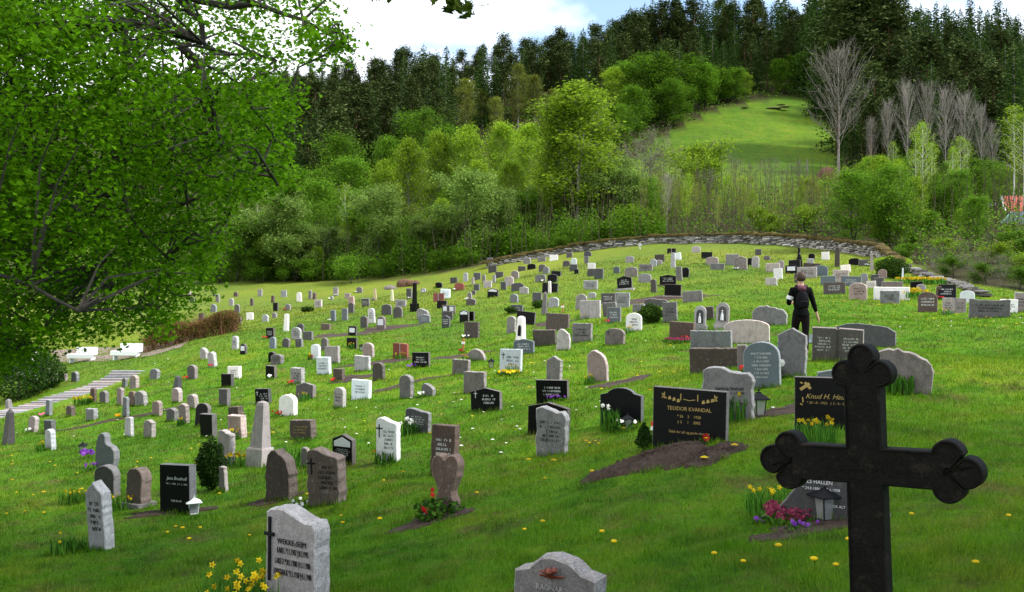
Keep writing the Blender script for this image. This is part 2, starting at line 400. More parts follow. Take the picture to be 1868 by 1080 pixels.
def slab(P, t, c=0.008, rough=0.0, rr=None, sink=0.0):
    """extrude outline P (x,z) by thickness t along y, bevelled rims; rough breaks the edges"""
    if rough > 0:
        P = subdiv(P, max(.05, rough * 4)); P = [(x + rr.gauss(0, rough * .45), z + (rr.gauss(0, rough * .45) if z > .02 else 0)) for x, z in P]
    P = [(x, z - (sink if z <= .0001 else 0)) for x, z in P]
    I = offset(P, c); n = len(P); h = t / 2; V = []
    rings = [(I, -h), (P, -h + c), (P, h - c), (I, h)]
    if rough > 0 and t > .12: rings = [(I, -h), (P, -h + c)] + [([(x + rr.gauss(0, rough * .5), z + rr.gauss(0, rough * .4)) for x, z in P], yy) for yy in np.linspace(-h + c, h - c, 4)[1:3]] + [(P, h - c), (I, h)]
    for ring, y in rings: V += [(x, y, z) for x, z in ring]
    F = [tuple(range(n))]
    m = len(rings)
    for k in range(m - 1):
        for i in range(n):
            j = (i + 1) % n; F.append((k * n + i, (k + 1) * n + i, (k + 1) * n + j, k * n + j))
    F.append(tuple(range(m * n - 1, (m - 1) * n - 1, -1)))
    return V, F

def box(x0, x1, y0, y1, z0, z1, c=0.0):
    return slab([(x0, z0), (x1, z0), (x1, z1), (x0, z1)], y1 - y0, c or .004)[0:2] if False else shift(slab([(x0, z0), (x1, z0), (x1, z1), (x0, z1)], y1 - y0, c or min(.006, (y1 - y0) * .2, abs(x1 - x0) * .2)), 0, (y0 + y1) / 2, 0)
def shift(vf, dx, dy, dz): return [(x + dx, y + dy, z + dz) for x, y, z in vf[0]], vf[1]
def rotz(vf, a): 
    c, s = math.cos(a), math.sin(a); return [(x * c - y * s, x * s + y * c, z) for x, y, z in vf[0]], vf[1]
def loft(levels, n=4, ph=45, sx=1.0, sy=1.0):
    """levels (z, r): stacked n-gons; r is half width for n=4"""
    k = math.sqrt(2) if n == 4 else 1; V = []; F = []
    for z, r in levels: V += [(r * k * sx * math.cos(R(ph + 360 * i / n)), r * k * sy * math.sin(R(ph + 360 * i / n)), z) for i in range(n)]
    for l in range(len(levels) - 1):
        for i in range(n):
            j = (i + 1) % n; F.append((l * n + i, l * n + j, (l + 1) * n + j, (l + 1) * n + i))
    F.append(tuple(reversed(range(n)))); F.append(tuple(range((len(levels) - 1) * n, len(levels) * n)))
    return V, F
def tube(pts, rad, n=6):
    V = []; F = []; pts = [Vector(p) for p in pts]
    up = Vector((0, 0, 1))
    for i, p in enumerate(pts):
        d = (pts[min(i + 1, len(pts) - 1)] - pts[max(i - 1, 0)])
        d = d.normalized() if d.length > 1e-9 else up
        a = d.cross(Vector((.31, .95, .05))); a = a.normalized() if a.length > 1e-3 else Vector((1, 0, 0)); b_ = d.cross(a)
        r = rad[i]
        V += [tuple(p + a * (r * math.cos(6.2832 * k / n)) + b_ * (r * math.sin(6.2832 * k / n))) for k in range(n)]
    for l in range(len(pts) - 1):
        for k in range(n):
            j = (k + 1) % n; F.append((l * n + k, l * n + j, (l + 1) * n + j, (l + 1) * n + k))
    F.append(tuple(reversed(range(n)))); F.append(tuple(range((len(pts) - 1) * n, len(pts) * n)))
    return V, F
def ball(c, r, n=8, m=6, sq=1.0):
    lv = [(c[2] - r * sq * math.cos(math.pi * i / m), max(.001, r * math.sin(math.pi * i / m))) for i in range(m + 1)]
    return shift(loft(lv, n, 0), c[0], c[1], 0)

def glyph_rows(w, z0, z1, rows, y, rr, size=None):
    """rows of small cut letter-like strokes"""
    parts = []; rh = (z1 - z0) / rows
    for r_ in range(rows):
        lh = min(rh * .55, size or 9); z = z1 - rh * (r_ + .5); ww = w * rr.uniform(.55, .98); x = -ww / 2
        while x < ww / 2:
            cw = lh * rr.uniform(.35, .7)
            if rr.random() < .16: x += lh * .7; continue
            k = rr.random(); st = cw * .34
            seg = [(x, x + st, -.5, .5)]
            if k < .6: seg.append((x + cw - st, x + cw, -.5, rr.choice([.5, .5, 0])))
            seg.append((x + st, x + cw - st * (k < .6), rr.choice([.28, -.5, -.1]), 0)) if k < .85 else None
            for s in seg:
                za = z + lh * s[2]; zb = z + lh * s[3] if s[3] != 0 else za + lh * .22
                if zb > za and s[1] > s[0]: parts.append(([(s[0], y, za), (s[1], y, za), (s[1], y, zb), (s[0], y, zb)], [(0, 1, 2, 3)]))
            x += cw + lh * .22
    return join(parts)
def cross_mark(x, z, h, y, b=None):
    a = h * .3; b = b or h * .05; zc = z + h * .68
    return join([([(x + p, y, z + 0 + q) for p, q in ((-b, 0), (b, 0), (b, h), (-b, h))], [(0, 1, 2, 3)]),
                 ([(x + p, y - .001, zc + q) for p, q in ((-a, -b), (a, -b), (a, b), (-a, b))], [(0, 1, 2, 3)])])
def text_mesh(s, size, y, x, z, shear=0.0, align='CENTER', ext=.002, sx=1.0):
    cu = bpy.data.curves.new('t', 'FONT'); cu.body = s; cu.size = size; cu.align_x = align; cu.extrude = ext; cu.shear = shear; cu.resolution_u = 2
    o = bpy.data.objects.new('t', cu); COL.objects.link(o)
    dg = bpy.context.evaluated_depsgraph_get(); m = bpy.data.meshes.new_from_object(o.evaluated_get(dg))
    V = [(v.co.x * sx + x, y - v.co.z, v.co.y + z) for v in m.vertices]; F = [tuple(p.vertices) for p in m.polygons]
    bpy.data.objects.remove(o); bpy.data.curves.remove(cu); bpy.data.meshes.remove(m)
    return V, F

CW = dict(o='orange', w='white', l='pale grey', g='mid grey', d='dark grey', k='black', p='pinkish', r='red', b='brown', n='blue-grey', y='yellowish')
SW = dict(G='sloping-sided', R='square-cut', A='round-topped', T='narrow upright', S='slant-topped', P='peaked', O='tapering', D='two-panel', L='long low', U='hollow-topped', W='wavy-topped',
          Y='swan-necked', H='arch-shouldered', N='niche', M='stepped', Q='heart-shaped', E='half-round', B='pillar', V='pillar', C='cross', c='cross')
STONES = '''887.5 899.7 469.9 484.8 R g -
890.6 906.5 484.2 497.0 R d -
864.1 876.3 497.4 508.6 R d -
879.4 886.9 501.1 514.7 T g -
898.3 904.8 501.1 515.8 T l -
903.2 918.7 495.8 506.6 R d -
932.3 947.6 493.8 508.6 A g -
954.7 969.0 469.5 481.1 A g -
981.2 996.5 468.9 477.0 R g -
1002.6 1017.9 464.8 475.0 R w t
1033.2 1044.4 460.3 469.9 A d -
1065.4 1079.0 457.3 467.9 S d -
1065.8 1075.0 467.3 480.7 R g -
1026.7 1040.3 475.4 486.2 A d -
1041.7 1052.5 470.9 482.1 A w -
1038.9 1053.6 482.1 495.0 R d -
1047.4 1056.0 491.3 499.9 R k -
944.6 959.2 485.6 494.4 R d -
961.9 977.8 481.1 491.3 A k -
982.7 996.1 482.1 495.4 A d -
990.4 1002.6 486.2 499.5 A g -
1072.3 1086.2 479.7 490.3 R w -
1071.5 1087.2 489.9 503.9 A d -
1084.1 1100.8 489.9 509.0 R d -
1119.2 1131.0 486.2 498.4 A n -
1141.2 1156.5 466.9 479.1 A l -
1163.6 1171.7 442.8 455.0 C w -
1218.0 1232.9 453.0 462.2 D k -
1223.7 1232.9 460.7 488.3 T l -
1231.1 1243.1 461.1 473.7 R w -
1195.2 1212.1 464.4 478.1 R b -
1186.0 1198.2 472.6 486.2 A l -
1197.2 1208.4 474.0 483.2 A l -
1166.6 1190.1 481.7 494.4 R g t
1140.2 1163.6 486.8 505.2 A g -
1233.9 1245.9 486.3 512.2 R g -
1244.1 1257.0 487.6 506.1 A k -
1165.6 1188.0 499.1 515.4 A l -
1187.0 1199.2 509.6 534.1 T b -
1126.9 1154.4 503.5 529.0 P k tP
1204.3 1233.9 501.1 521.9 P k tP
1212.5 1243.0 518.8 542.2 R k P
1064.8 1090.2 511.7 528.0 R l t
1005.7 1023.4 494.4 503.9 R k -
998.5 1016.9 499.5 515.8 P k -
976.5 996.5 500.5 514.7 A g w
988.8 1017.9 515.8 534.1 D k -
999.6 1006.3 512.7 535.1 T w -
919.5 937.4 503.9 521.9 A l -
913.4 924.8 513.7 529.0 R d -
932.3 955.8 515.8 531.0 A d -
947.6 964.9 522.9 536.1 P l -
888.5 909.5 525.9 542.2 P k F
864.1 875.3 518.8 530.0 R d -
881.4 897.7 512.7 524.9 R l -
860.0 868.6 544.3 556.1 P d -
930.3 946.0 536.1 552.0 A g -
971.0 988.8 533.5 549.8 R d -
986.3 999.6 531.7 573.8 O g -
1000.6 1019.9 542.2 560.6 A l X
931.3 954.7 556.1 571.8 R d t
941.5 976.1 568.1 592.2 R k -
923.6 941.5 576.9 607.4 A g -
938.0 960.9 576.5 636.0 V w -
936.7 975.6 618.2 646.7 P n t
995.5 1038.3 571.8 603.0 R b -
973.1 1015.9 601.3 630.9 R b -
1044.4 1080.5 589.7 623.7 R g t
1014.8 1040.3 600.3 639.6 S l X
1104.5 1139.5 598.9 629.9 A g X
1142.8 1171.1 570.8 604.4 A w ty
1058.7 1095.3 548.0 581.0 R l y
1049.9 1070.9 536.5 564.7 A l -
1072.9 1087.8 533.1 544.3 A l -
1097.4 1122.8 534.7 553.5 R d t
1122.8 1148.9 533.7 560.6 R l t
1101.4 1126.9 551.4 577.9 R g -
1108.2 1133.0 560.6 589.1 R n tr
1155.0 1176.8 554.5 568.7 R g -
1210.4 1236.9 551.0 588.1 R g t
1175.8 1218.6 545.3 560.6 L d -
1223.6 1265.3 587.2 620.0 R b r
1023.0 1030.3 554.5 570.8 c o -
1262.6 1277.4 448.7 460.7 A l -
1280.2 1298.7 459.8 471.5 R k -
1289.4 1309.8 468.5 483.9 A p -
1296.9 1320.9 480.2 491.9 R g -
1325.6 1347.8 463.5 483.9 R g -
1341.3 1362.6 467.2 492.2 P g w
1364.4 1374.6 470.9 483.9 R k -
1372.2 1384.8 467.2 488.1 A l -
1378.3 1389.4 454.3 465.4 R d -
1394.1 1405.2 466.3 474.6 A g -
1399.6 1421.9 480.2 495.9 R l -
1420.0 1431.1 474.6 492.2 A p -
1413.5 1427.4 490.0 509.3 R w X
1398.7 1417.2 507.0 520.9 R l -
1451.5 1465.9 450.6 486.7 M k -
1441.3 1458.9 474.3 488.5 R k -
1434.8 1453.3 483.0 499.6 A k F
1475.6 1486.3 462.6 473.7 A k -
1472.8 1484.8 471.5 482.0 R l -
1468.1 1494.1 480.2 489.4 R b -
1458.9 1487.6 487.0 507.0 R l t
1486.7 1507.4 483.9 503.3 A n -
1450.6 1466.3 498.7 516.3 R d y
1500.6 1512.6 459.4 473.7 R w -
1522.8 1533.0 451.5 486.7 T b -
1247.8 1281.1 530.7 550.6 R g -
1265.4 1289.4 558.0 603.3 N l -
1305.2 1331.1 551.9 599.6 N l -
1289.4 1305.2 558.9 583.9 R b -
1379.3 1432.0 558.0 593.1 S g o
1551.6 1567.3 470.9 483.6 A k -
1568.9 1586.2 474.0 485.6 R d w
1586.2 1596.4 457.7 493.8 O l -
1535.9 1551.6 483.2 496.4 R w -
1522.4 1546.5 492.3 514.7 R l t
1539.4 1566.9 503.9 521.9 R n t
1500.6 1522.8 503.3 519.6 R n -
1506.1 1540.0 514.4 536.7 R b t
1553.6 1579.1 515.8 547.3 A p t
1572.0 1584.2 498.4 517.8 A l -
1582.8 1598.4 512.7 525.9 R w t
1590.3 1603.9 500.5 515.8 R d -
1597.4 1612.7 506.6 522.5 R d -
1603.5 1617.8 491.3 508.6 A p -
1604.6 1649.4 523.9 547.3 R w -
1613.7 1643.3 513.7 528.0 R p -
1610.3 1638.6 530.0 553.5 R g t
1643.9 1650.4 488.3 512.7 O w -
1664.7 1682.0 513.7 528.0 R k -
1673.8 1689.1 518.4 536.1 A l -
1679.9 1707.4 532.7 569.8 A b t
1716.6 1740.5 518.8 545.9 R k rt
1707.9 1717.2 521.9 545.3 R b -
1726.8 1757.4 543.3 571.8 D l ty
1756.3 1775.1 530.0 552.0 A w -
1780.8 1831.7 545.3 579.9 U g t
1828.7 1853.1 546.3 572.8 R w t
1852.1 1869.4 533.1 570.4 R p t
561.9 569.3 529.6 544.8 T g -
569.3 577.6 533.7 546.3 T b -
572.0 588.7 547.0 560.9 R l t
607.2 617.8 523.9 539.3 R l w
648.9 661.9 523.5 534.1 A g w
601.7 608.5 540.2 546.3 A g w
627.6 640.0 535.0 544.8 R p -
635.0 648.0 541.1 557.8 R p -
634.4 646.7 551.9 571.1 A d -
659.1 675.2 544.4 559.6 R d t
681.3 687.8 526.3 548.5 T y v
711.9 719.3 527.8 550.0 O y -
741.5 752.6 525.9 545.7 R d w
748.0 763.7 515.2 568.5 B k -
720.2 741.5 547.0 560.6 R l t
695.2 715.6 555.0 574.4 A d -
717.0 735.6 559.6 580.0 A d -
671.1 685.9 562.0 589.6 A w t
656.7 672.0 576.3 598.1 A d -
685.9 704.4 577.2 601.9 A g F
602.2 613.3 565.6 585.9 R n w
623.0 635.0 562.4 584.8 R n -
584.1 603.5 590.7 601.9 R b -
634.1 651.7 594.8 612.8 R k F
631.3 652.6 616.1 635.2 R k y
759.1 784.4 562.8 582.8 S l -
763.3 785.9 573.5 589.6 P n t
789.6 810.9 534.6 550.0 D r -
802.6 822.0 527.2 543.9 R w t
796.1 816.5 548.5 562.4 R k -
805.4 831.3 556.9 572.6 D d F
805.4 826.7 568.0 583.3 R d -
805.4 822.0 575.4 598.1 P d t
837.8 856.3 565.2 587.8 P k F
850.7 866.5 568.0 585.9 R k -
793.3 807.8 514.8 525.4 A k y
767.4 776.7 525.9 534.1 A l w
821.1 835.0 505.9 516.7 R d -
828.5 848.0 516.1 529.6 A r w
844.8 854.4 497.6 513.3 T l -
863.7 877.6 497.6 510.6 R d -
859.6 865.6 505.9 519.3 T l -
863.7 875.7 519.8 529.6 R d -
860.0 868.3 530.0 537.8 R d -
851.1 861.5 533.7 547.6 T g w
849.8 868.9 544.8 557.2 P d -
846.1 874.8 587.4 616.7 R b wg
840.6 848.9 617.0 643.9 c o r
715.2 746.7 626.3 653.5 D r y
750.7 785.9 643.0 670.2 R k tv
660.0 683.7 625.4 652.2 A p -
590.6 621.5 631.9 662.4 R l -
585.6 599.8 616.1 640.2 A g -
567.0 584.1 628.1 655.0 A w ry
576.4 604.9 651.6 683.6 R w t
850.9 887.6 636.7 658.5 E g y
823.4 858.1 656.0 683.9 R g -
644.8 676.8 648.9 677.0 R l -
342.2 347.8 529.6 540.7 A p -
387.6 393.1 531.5 540.2 A d -
392.2 401.5 537.0 550.7 T g -
345.0 355.6 542.2 552.2 A g -
425.2 434.8 532.4 541.1 A b -
469.6 478.9 527.8 540.7 R l -
511.7 523.3 529.6 542.0 R l -
540.4 551.1 533.3 550.0 A w -
416.7 426.5 544.1 557.4 A l -
456.1 463.0 544.1 558.0 T b -
493.7 500.9 538.9 552.2 T b -
497.4 508.0 552.2 568.0 R k -
519.1 530.7 554.6 566.3 A g r
383.0 395.0 554.6 569.6 S g -
426.5 438.5 555.2 570.7 A d -
448.7 462.6 570.4 583.7 R w X
427.4 441.3 577.8 591.5 A g -
407.0 416.7 568.9 584.4 T g -
477.4 490.0 574.1 587.0 A l -
495.6 505.2 570.4 580.4 A g -
516.3 527.0 572.6 604.1 T w -
361.1 372.2 571.3 583.3 R b -
360.7 372.8 581.5 593.0 R k -
378.3 391.3 583.3 593.5 A p -
418.1 431.1 585.6 604.1 S l -
540.4 555.2 590.4 606.5 A d -
530.2 550.6 597.2 618.9 A l t
550.6 572.8 604.6 620.7 R d -
484.4 502.4 597.8 617.4 R k tr
490.0 504.3 614.8 635.9 A n -
513.5 529.3 616.7 633.7 A d g
537.6 553.3 617.6 633.7 R d g
421.5 435.7 613.0 637.0 A l t
436.3 450.6 627.4 646.7 A k F
364.1 379.3 634.3 655.0 S l Xg
379.3 395.0 641.7 669.8 A l r
340.4 359.8 665.7 692.0 A d r
413.5 440.4 668.5 691.1 R w t
402.2 426.7 682.1 706.4 R k -
488.9 503.3 641.7 661.1 A k -
492.2 518.1 646.3 665.2 A g t
483.7 505.1 666.9 691.3 R k w
528.9 555.4 670.9 700.3 R l tr
91.7 104.9 682.2 695.9 A l -
110.0 122.2 681.2 694.9 A g y
129.4 142.6 678.2 696.5 A g -
272.6 289.3 673.1 691.8 A g g
221.0 231.2 689.4 707.5 A d -
235.3 251.6 684.7 709.1 A g -
9.2 22.4 679.2 692.4 A g -
40.7 54.0 629.3 642.5 A d -
315.7 330.0 685.3 710.3 O d -
311.7 331.0 707.7 734.6 A p -
163.0 174.8 707.7 733.6 T b y
180.3 196.6 713.2 736.0 A d -
211.4 225.1 707.7 739.7 A p -
233.2 246.9 713.8 740.9 A b -
246.1 266.9 713.8 741.3 A g -
222.0 234.3 724.6 762.1 T g o
277.0 294.4 731.5 759.0 A p -
81.1 93.7 729.5 759.0 T n p
119.2 135.5 740.3 760.2 A b -
155.2 175.2 745.8 768.2 R g -
9.2 21.4 727.9 750.3 O l -
4.1 21.4 746.2 812.4 O d -
48.9 66.2 759.4 789.4 A p w
79.4 98.8 766.6 792.4 R d -
81.1 100.2 783.5 821.4 A l y
226.1 242.0 761.1 798.6 T l -
260.7 281.1 765.6 800.2 P g -
301.1 323.9 744.2 769.0 P d -
325.8 344.2 736.5 773.2 A g y
169.5 216.9 791.0 855.6 Y n v
169.4 215.8 849.1 907.4 A d -
225.9 270.5 855.1 926.6 A b P
286.1 358.4 849.1 937.5 R k S
160.5 203.1 878.0 1004.4 P l tc
394.5 424.6 785.3 849.6 W l -
398.1 415.0 851.0 897.7 T g -
340.7 360.5 719.4 745.9 A g -
398.2 418.9 709.6 741.0 R d -
465.0 494.9 709.0 737.1 R k tX
506.1 543.2 720.2 758.9 A w r
536.7 576.4 698.4 728.8 P d y
606.5 628.9 672.9 696.1 R b r
415.5 443.0 742.2 761.6 R b -
414.4 448.7 757.5 800.1 R p y
353.7 381.9 736.1 777.9 A k -
363.1 395.1 755.5 798.9 R k -
527.5 575.0 767.1 801.7 R b tg
678.8 702.2 661.1 694.1 A b -
638.1 678.8 692.7 728.3 R w t
607.5 630.9 706.5 744.0 A l tg
727.7 755.6 683.9 727.7 A g -
767.4 793.9 699.8 723.7 S g w
844.4 888.0 678.4 717.7 R g -
858.1 917.1 708.0 750.1 P k tX
736.9 787.4 745.7 792.9 W d t
910.7 952.9 637.3 679.3 R w tXy
996.0 1026.2 650.0 696.7 P g -
1073.3 1111.1 638.2 698.2 S p y
978.9 1038.2 693.3 733.8 R k tv
963.3 1038.9 734.4 790.0 P k -
977.3 1037.8 742.2 831.6 W g tc
1098.2 1171.6 707.8 775.1 H k w
1266.7 1331.1 603.3 635.8 R g -
1266.7 1345.8 635.0 677.2 R b c
1345.8 1366.7 628.9 680.3 R p Xr
1363.9 1422.2 623.3 707.2 A n tS
1421.7 1470.8 597.8 687.2 P g -
1327.8 1400.0 583.1 626.7 A l -
1493.1 1566.7 597.8 658.6 D d t
1536.1 1616.1 589.4 632.2 S d -
1602.8 1690.3 636.7 715.6 S g -
1290.3 1373.6 670.6 769.7 W g S
1200.0 1320.0 708.9 811.7 R k S
1459.7 1550.0 688.6 785.8 R k S
1494.4 1543.1 674.7 709.4 P n -
450.8 490.5 732.0 850.4 B l -
481.4 539.9 822.3 913.0 S b -
559.6 631.3 819.9 921.7 W b tX
604.4 649.4 791.7 850.4 P k tF
684.3 731.2 762.1 843.2 W w tXg
783.0 835.9 775.8 865.6 R b t
784.2 846.7 825.9 937.8 Q b r
548.3 563.9 816.3 854.8 A g -
475.0 600.0 928.0 1118.0 W l S
938.0 1108.0 1020.0 1175.0 H g S
1447.0 1606.0 868.0 950.0 G d S'''
st = []
for l in STONES.split('\n'):
    a = l.split(); x0, x1, y0, y1 = map(float, a[:4])
    st.append(dict(x0=x0, x1=x1, y0=y0, y1=y1, s=a[4], k=a[5], f=a[6] if a[6] != '-' else '', cx=(x0 + x1) / 2))
LAND = [(243, 700, 'beside the stone steps'), (60, 760, 'below the stone steps'), (190, 640, 'near the white benches'), (340, 600, 'by the reddish hedge'), (150, 560, 'under the big green tree'),
        (420, 540, 'on the far left lawn'), (560, 545, 'below the willow edge'), (700, 530, 'near the brown heap'), (860, 510, 'by the wall\'s left end'), (1020, 480, 'below the left wall'),
        (1180, 470, 'below the middle wall'), (1330, 480, 'in the upper middle lawn'), (1480, 480, 'beyond the walker\'s head'), (1590, 490, 'below the wall\'s right end'), (1680, 540, 'among the yellow daffodils'),
        (1800, 570, 'at the far right'), (1250, 600, 'left of the walker'), (1440, 640, 'at the walker\'s feet'), (1560, 660, 'behind the black cross top'), (1280, 700, 'around the gold-lettered black stone'),
        (1100, 640, 'in the centre right'), (950, 620, 'around the white pillar'), (820, 640, 'by the orange wooden cross'), (640, 640, 'in the centre left'), (500, 620, 'on the middle left lawn'),
        (480, 740, 'on the lower left lawn'), (300, 740, 'among the dark leaning stones'), (640, 760, 'in the lower middle lawn'), (880, 740, 'by the black peaked pair'), (1000, 800, 'left of the soil mound'),
        (250, 880, 'in the left foreground'), (540, 860, 'by the brown foreground pair'), (800, 880, 'near the heart-shaped stone'), (560, 1000, 'at the bottom edge'), (740, 590, 'around the black obelisk'),
        (1000, 540, 'on the upper middle slope'), (880, 580, 'on the slope above the white pillar'), (90, 820, 'at the left edge')]
def nword(s): return len(s.split())
for s in st:
    H = s['y1'] - s['y0']; W = s['x1'] - s['x0']
    s['d'] = CW[s['k']] + ' ' + SW[s['s']]
    s['noun'] = {'O': 'stone pillar', 'B': 'obelisk on a plinth', 'V': 'memorial with a black plaque', 'M': 'memorial column', 'C': 'grave marker', 'c': 'grave marker', 'N': 'shrine gravestone', 'T': 'gravestone', 'L': 'grave slab'}.get(s['s'], 'gravestone')
    if s['s'] == 'c': s['d'] = 'orange wooden cross'
    if s['s'] == 'C': s['d'] = 'small white cross'
    s['land'] = min(LAND, key=lambda L: math.hypot(L[0] - s['cx'], (L[1] - s['y1']) * 1.3))[2]
used = set()
def rel(s, o):
    dx = s['cx'] - o['cx']; dy = (s['y1'] - o['y1'])
    if abs(dx) > abs(dy) * 1.1: return 'right of' if dx > 0 else 'left of'
    return 'in front of' if dy > 0 else 'behind'
for s in st:
    nb = sorted([o for o in st if o is not s], key=lambda o: math.hypot(o['cx'] - s['cx'], 1.4 * (o['y1'] - s['y1'])))[:7]
    cand = []
    for o in nb[:4]: cand.append('%s %s %s the %s one, %s' % (s['d'], s['noun'], rel(s, o), o['d'], s['land']))
    for o in nb[:5]:
        for q in nb[:6]:
            if q is not o: cand.append('%s %s %s a %s one and %s a %s one, %s' % (s['d'], s['noun'], rel(s, o), o['d'], rel(s, q), q['d'], s['land']))
            if q is not o: cand.append('%s %s %s a %s and %s a %s one' % (s['d'], s['noun'], rel(s, o), o['d'], rel(s, q), q['d']))
    for o in nb[:7]: cand.append('%s %s %s the %s one' % (s['d'], s['noun'], rel(s, o), o['d']))
    s['label'] = next((c for c in cand if c not in used and nword(c) <= 16), cand[0] + ' ')
    used.add(s['label'])

SPECIAL = []
YAW = 25
nstone = 0
clumps = []
for i, s in enumerate(st):
    rr = random.Random(i * 31 + 5)
    base = at(s['cx'], s['y1']); x, D, z = base
    pxm = D / F0; W = (s['x1'] - s['x0']) * pxm; H = (s['y1'] - s['y0']) * pxm
    ph = math.atan2(x, D)
    yaw = R(YAW + rr.uniform(-5, 5)) + ph       # angle between the face and the line of sight
    big = s['x1'] - s['x0'] > 28
    t = {'w': .13, 'l': .15, 'g': .16, 'd': .13, 'k': .12, 'b': .17, 'p': .15, 'n': .12, 'r': .13, 'y': .12, 'o': .05}[s['k']]
    if s['cx'] < 600 and s['y1'] > 650: t *= 1.35
    t = min(t, W * .55)
    yw = abs(yaw)
    if s['s'] in 'OBVM': w = W / (math.cos(yw) + math.sin(yw))
    else: w = max(.14, (W - t * math.sin(yw)) / math.cos(yw)); 
    s.update(x=x, D=D, z=z, w=w, h=H, t=t, rz=-(yaw - ph) , W=W)
    rz = -R(YAW) if False else -(yaw - ph)
    y_front = -t / 2
    rough = {'w': .004, 'l': .008, 'g': .012, 'd': .004, 'k': 0, 'b': .010, 'p': .008, 'n': .003, 'r': 0, 'y': .004, 'o': 0}[s['k']]
    if s['s'] in 'SLEWB' and s['k'] != 'k': rough *= 1.6
    if s['s'] in 'DNCM': rough = 0
    mat = SM[s['k']]; f = s['f']; shp = s['s']
    parts = []     # (name, mesh data, material)
    body_h = H; z_off = 0
    if 'P' in f:
        ph_ = H * .12; parts.append(('plinth', box(-w * .56, w * .56, -t * .9, t * .9, -.08, ph_), SM['g'] if s['k'] != 'k' or rr.random() < .5 else SM['l'])); body_h = H - ph_; z_off = ph_; w *= .92
    if shp == 'O' or shp == 'B':
        hw = w / 2
        if shp == 'B':
            pl = H * .28; parts.append(('plinth', join([loft([(-.1, hw), (pl - .03, hw), (pl, hw * .95)])]), mat))
            parts.append(('shaft', loft([(pl, hw * .78), (H * .93, hw * .48), (H * .975, hw * .4), (H, hw * .08)] if s['k'] != 'k' else [(pl, hw * .55), (H * .95, hw * .42), (H * .95 + .01, hw * .5), (H * .98, hw * .4), (H, hw * .1)]), mat))
        else: parts.append(('shaft', loft([(-.1, hw), (H * .9, hw * .55), (H, hw * .1)]), mat))
    elif shp == 'V':
        hw = w / 2; pl = H * .27
        parts.append(('plinth', loft([(-.1, hw * .95), (pl - .03, hw * .95), (pl, hw * .9)]), SM['g']))
        parts.append(('shaft', loft([(pl, hw * .85), (H * .9, hw * .66), (H * .96, hw * .6), (H, hw * .25)]), mat))
        pq = [(-.5, 0), (.5, 0), (.5, .8), (.3, .97), (0, 1), (-.3, .97), (-.5, .8)]
        P = [(p * hw * .75, pl + H * .12 + q * H * .33) for p, q in pq]
        vf = slab(P, .02, .003); lean = math.atan2(hw * .19, H * .63)
        parts.append(('plaque', ([(a, b_ - hw * .85 + (c - pl) * math.tan(lean) - .004, c) for a, b_, c in vf[0]], vf[1]), SM['k']))
    elif shp == 'M':
        hw = w / 2
        parts.append(('plinth', loft([(-.1, hw), (H * .3, hw), (H * .3 + .01, hw * .85), (H * .5, hw * .8)]), mat))
        parts.append(('shaft', loft([(H * .5, hw * .62), (H * .62, hw * .55), (H * .64, hw * .7), (H * .68, hw * .5), (H * .92, hw * .42), (H * .94, hw * .55), (H, hw * .2)], 8, 22), mat))
    elif shp == 'D':
        g = w * .03
        for sg in (-1, 1): parts.append(('panel_stone', shift(slab([(-w * .235, 0), (w * .235, 0), (w * .235, body_h * (.97 if sg > 0 else 1)), (-w * .235, body_h)], t, .008, rough, rr, .1), sg * w * .26, 0, z_off), mat))
        parts.append(('centre_post', box(-g * .9, g * .9, -t * .62, t * .62, -.1, body_h * .96), SM['l'] if s['k'] in 'rk' else mat))
    elif shp == 'N':
        parts.append(('plinth', box(-w * .55, w * .55, -t * .8, t * .8, -.1, H * .22), mat))
        vf = slab(prof('N', w * .9, H * .78, rr), t, .01); parts.append(('body', shift(vf, 0, 0, H * .22), mat))
        vf = slab(prof('N', w * .55, H * .55, rr), .02, .004); parts.append(('niche', shift(vf, 0, -t / 2 - .004, H * .3), SM['d']))
        parts.append(('figure', join([tube([(0, -t / 2 - .03, H * .32), (0, -t / 2 - .03, H * .5), (0, -t / 2 - .03, H * .62)], [w * .12, w * .10, w * .05], 8), ball((0, -t / 2 - .03, H * .67), w * .06)]), PALE))
    elif shp == 'c':
        parts.append(('post', join([box(-.035, .035, -.02, .02, -.2, H)]), WOOD))
        parts.append(('crossbar', box(-W * .42, W * .42, -.024, .016, H * .66, H * .66 + .07), WOOD))
        parts.append(('name_plate', box(-W * .4, W * .4, -.036, -.026, H * .60, H * .60 + .09), WHITEP))
    else:
        vf = slab(prof(shp, w, body_h, rr), t, .012 if rough else .006, rough, rr, .12 if z_off == 0 else 0)
        parts.append(('body', shift(vf, 0, 0, z_off), mat))
    yf = -t / 2 - .004 - rough * .6
    dark = s['k'] in 'kdbrn'
    if 'F' in f and shp != 'D':
        if shp == 'P': P = [(-w * .4, H * .62), (w * .4, H * .62), (w * .4, H * .78), (0, H * .92), (-w * .4, H * .78)]
        else: P = [(-w * .34, H * .35), (w * .34, H * .35), (w * .34, H * .8), (-w * .34, H * .8)]
        parts.append(('pale_panel', shift(slab(P, .012, .002), 0, yf, 0), PALE if rr.random() < .7 or shp == 'P' else SM['l']))
    if 'F' in f and shp == 'D':
        for sg in (-1, 1): parts.append(('pale_panel', shift(slab([(-w * .15, H * .35), (w * .15, H * .35), (w * .15, H * .85), (-w * .15, H * .85)], .012, .002), sg * w * .26, yf, 0), PALE))
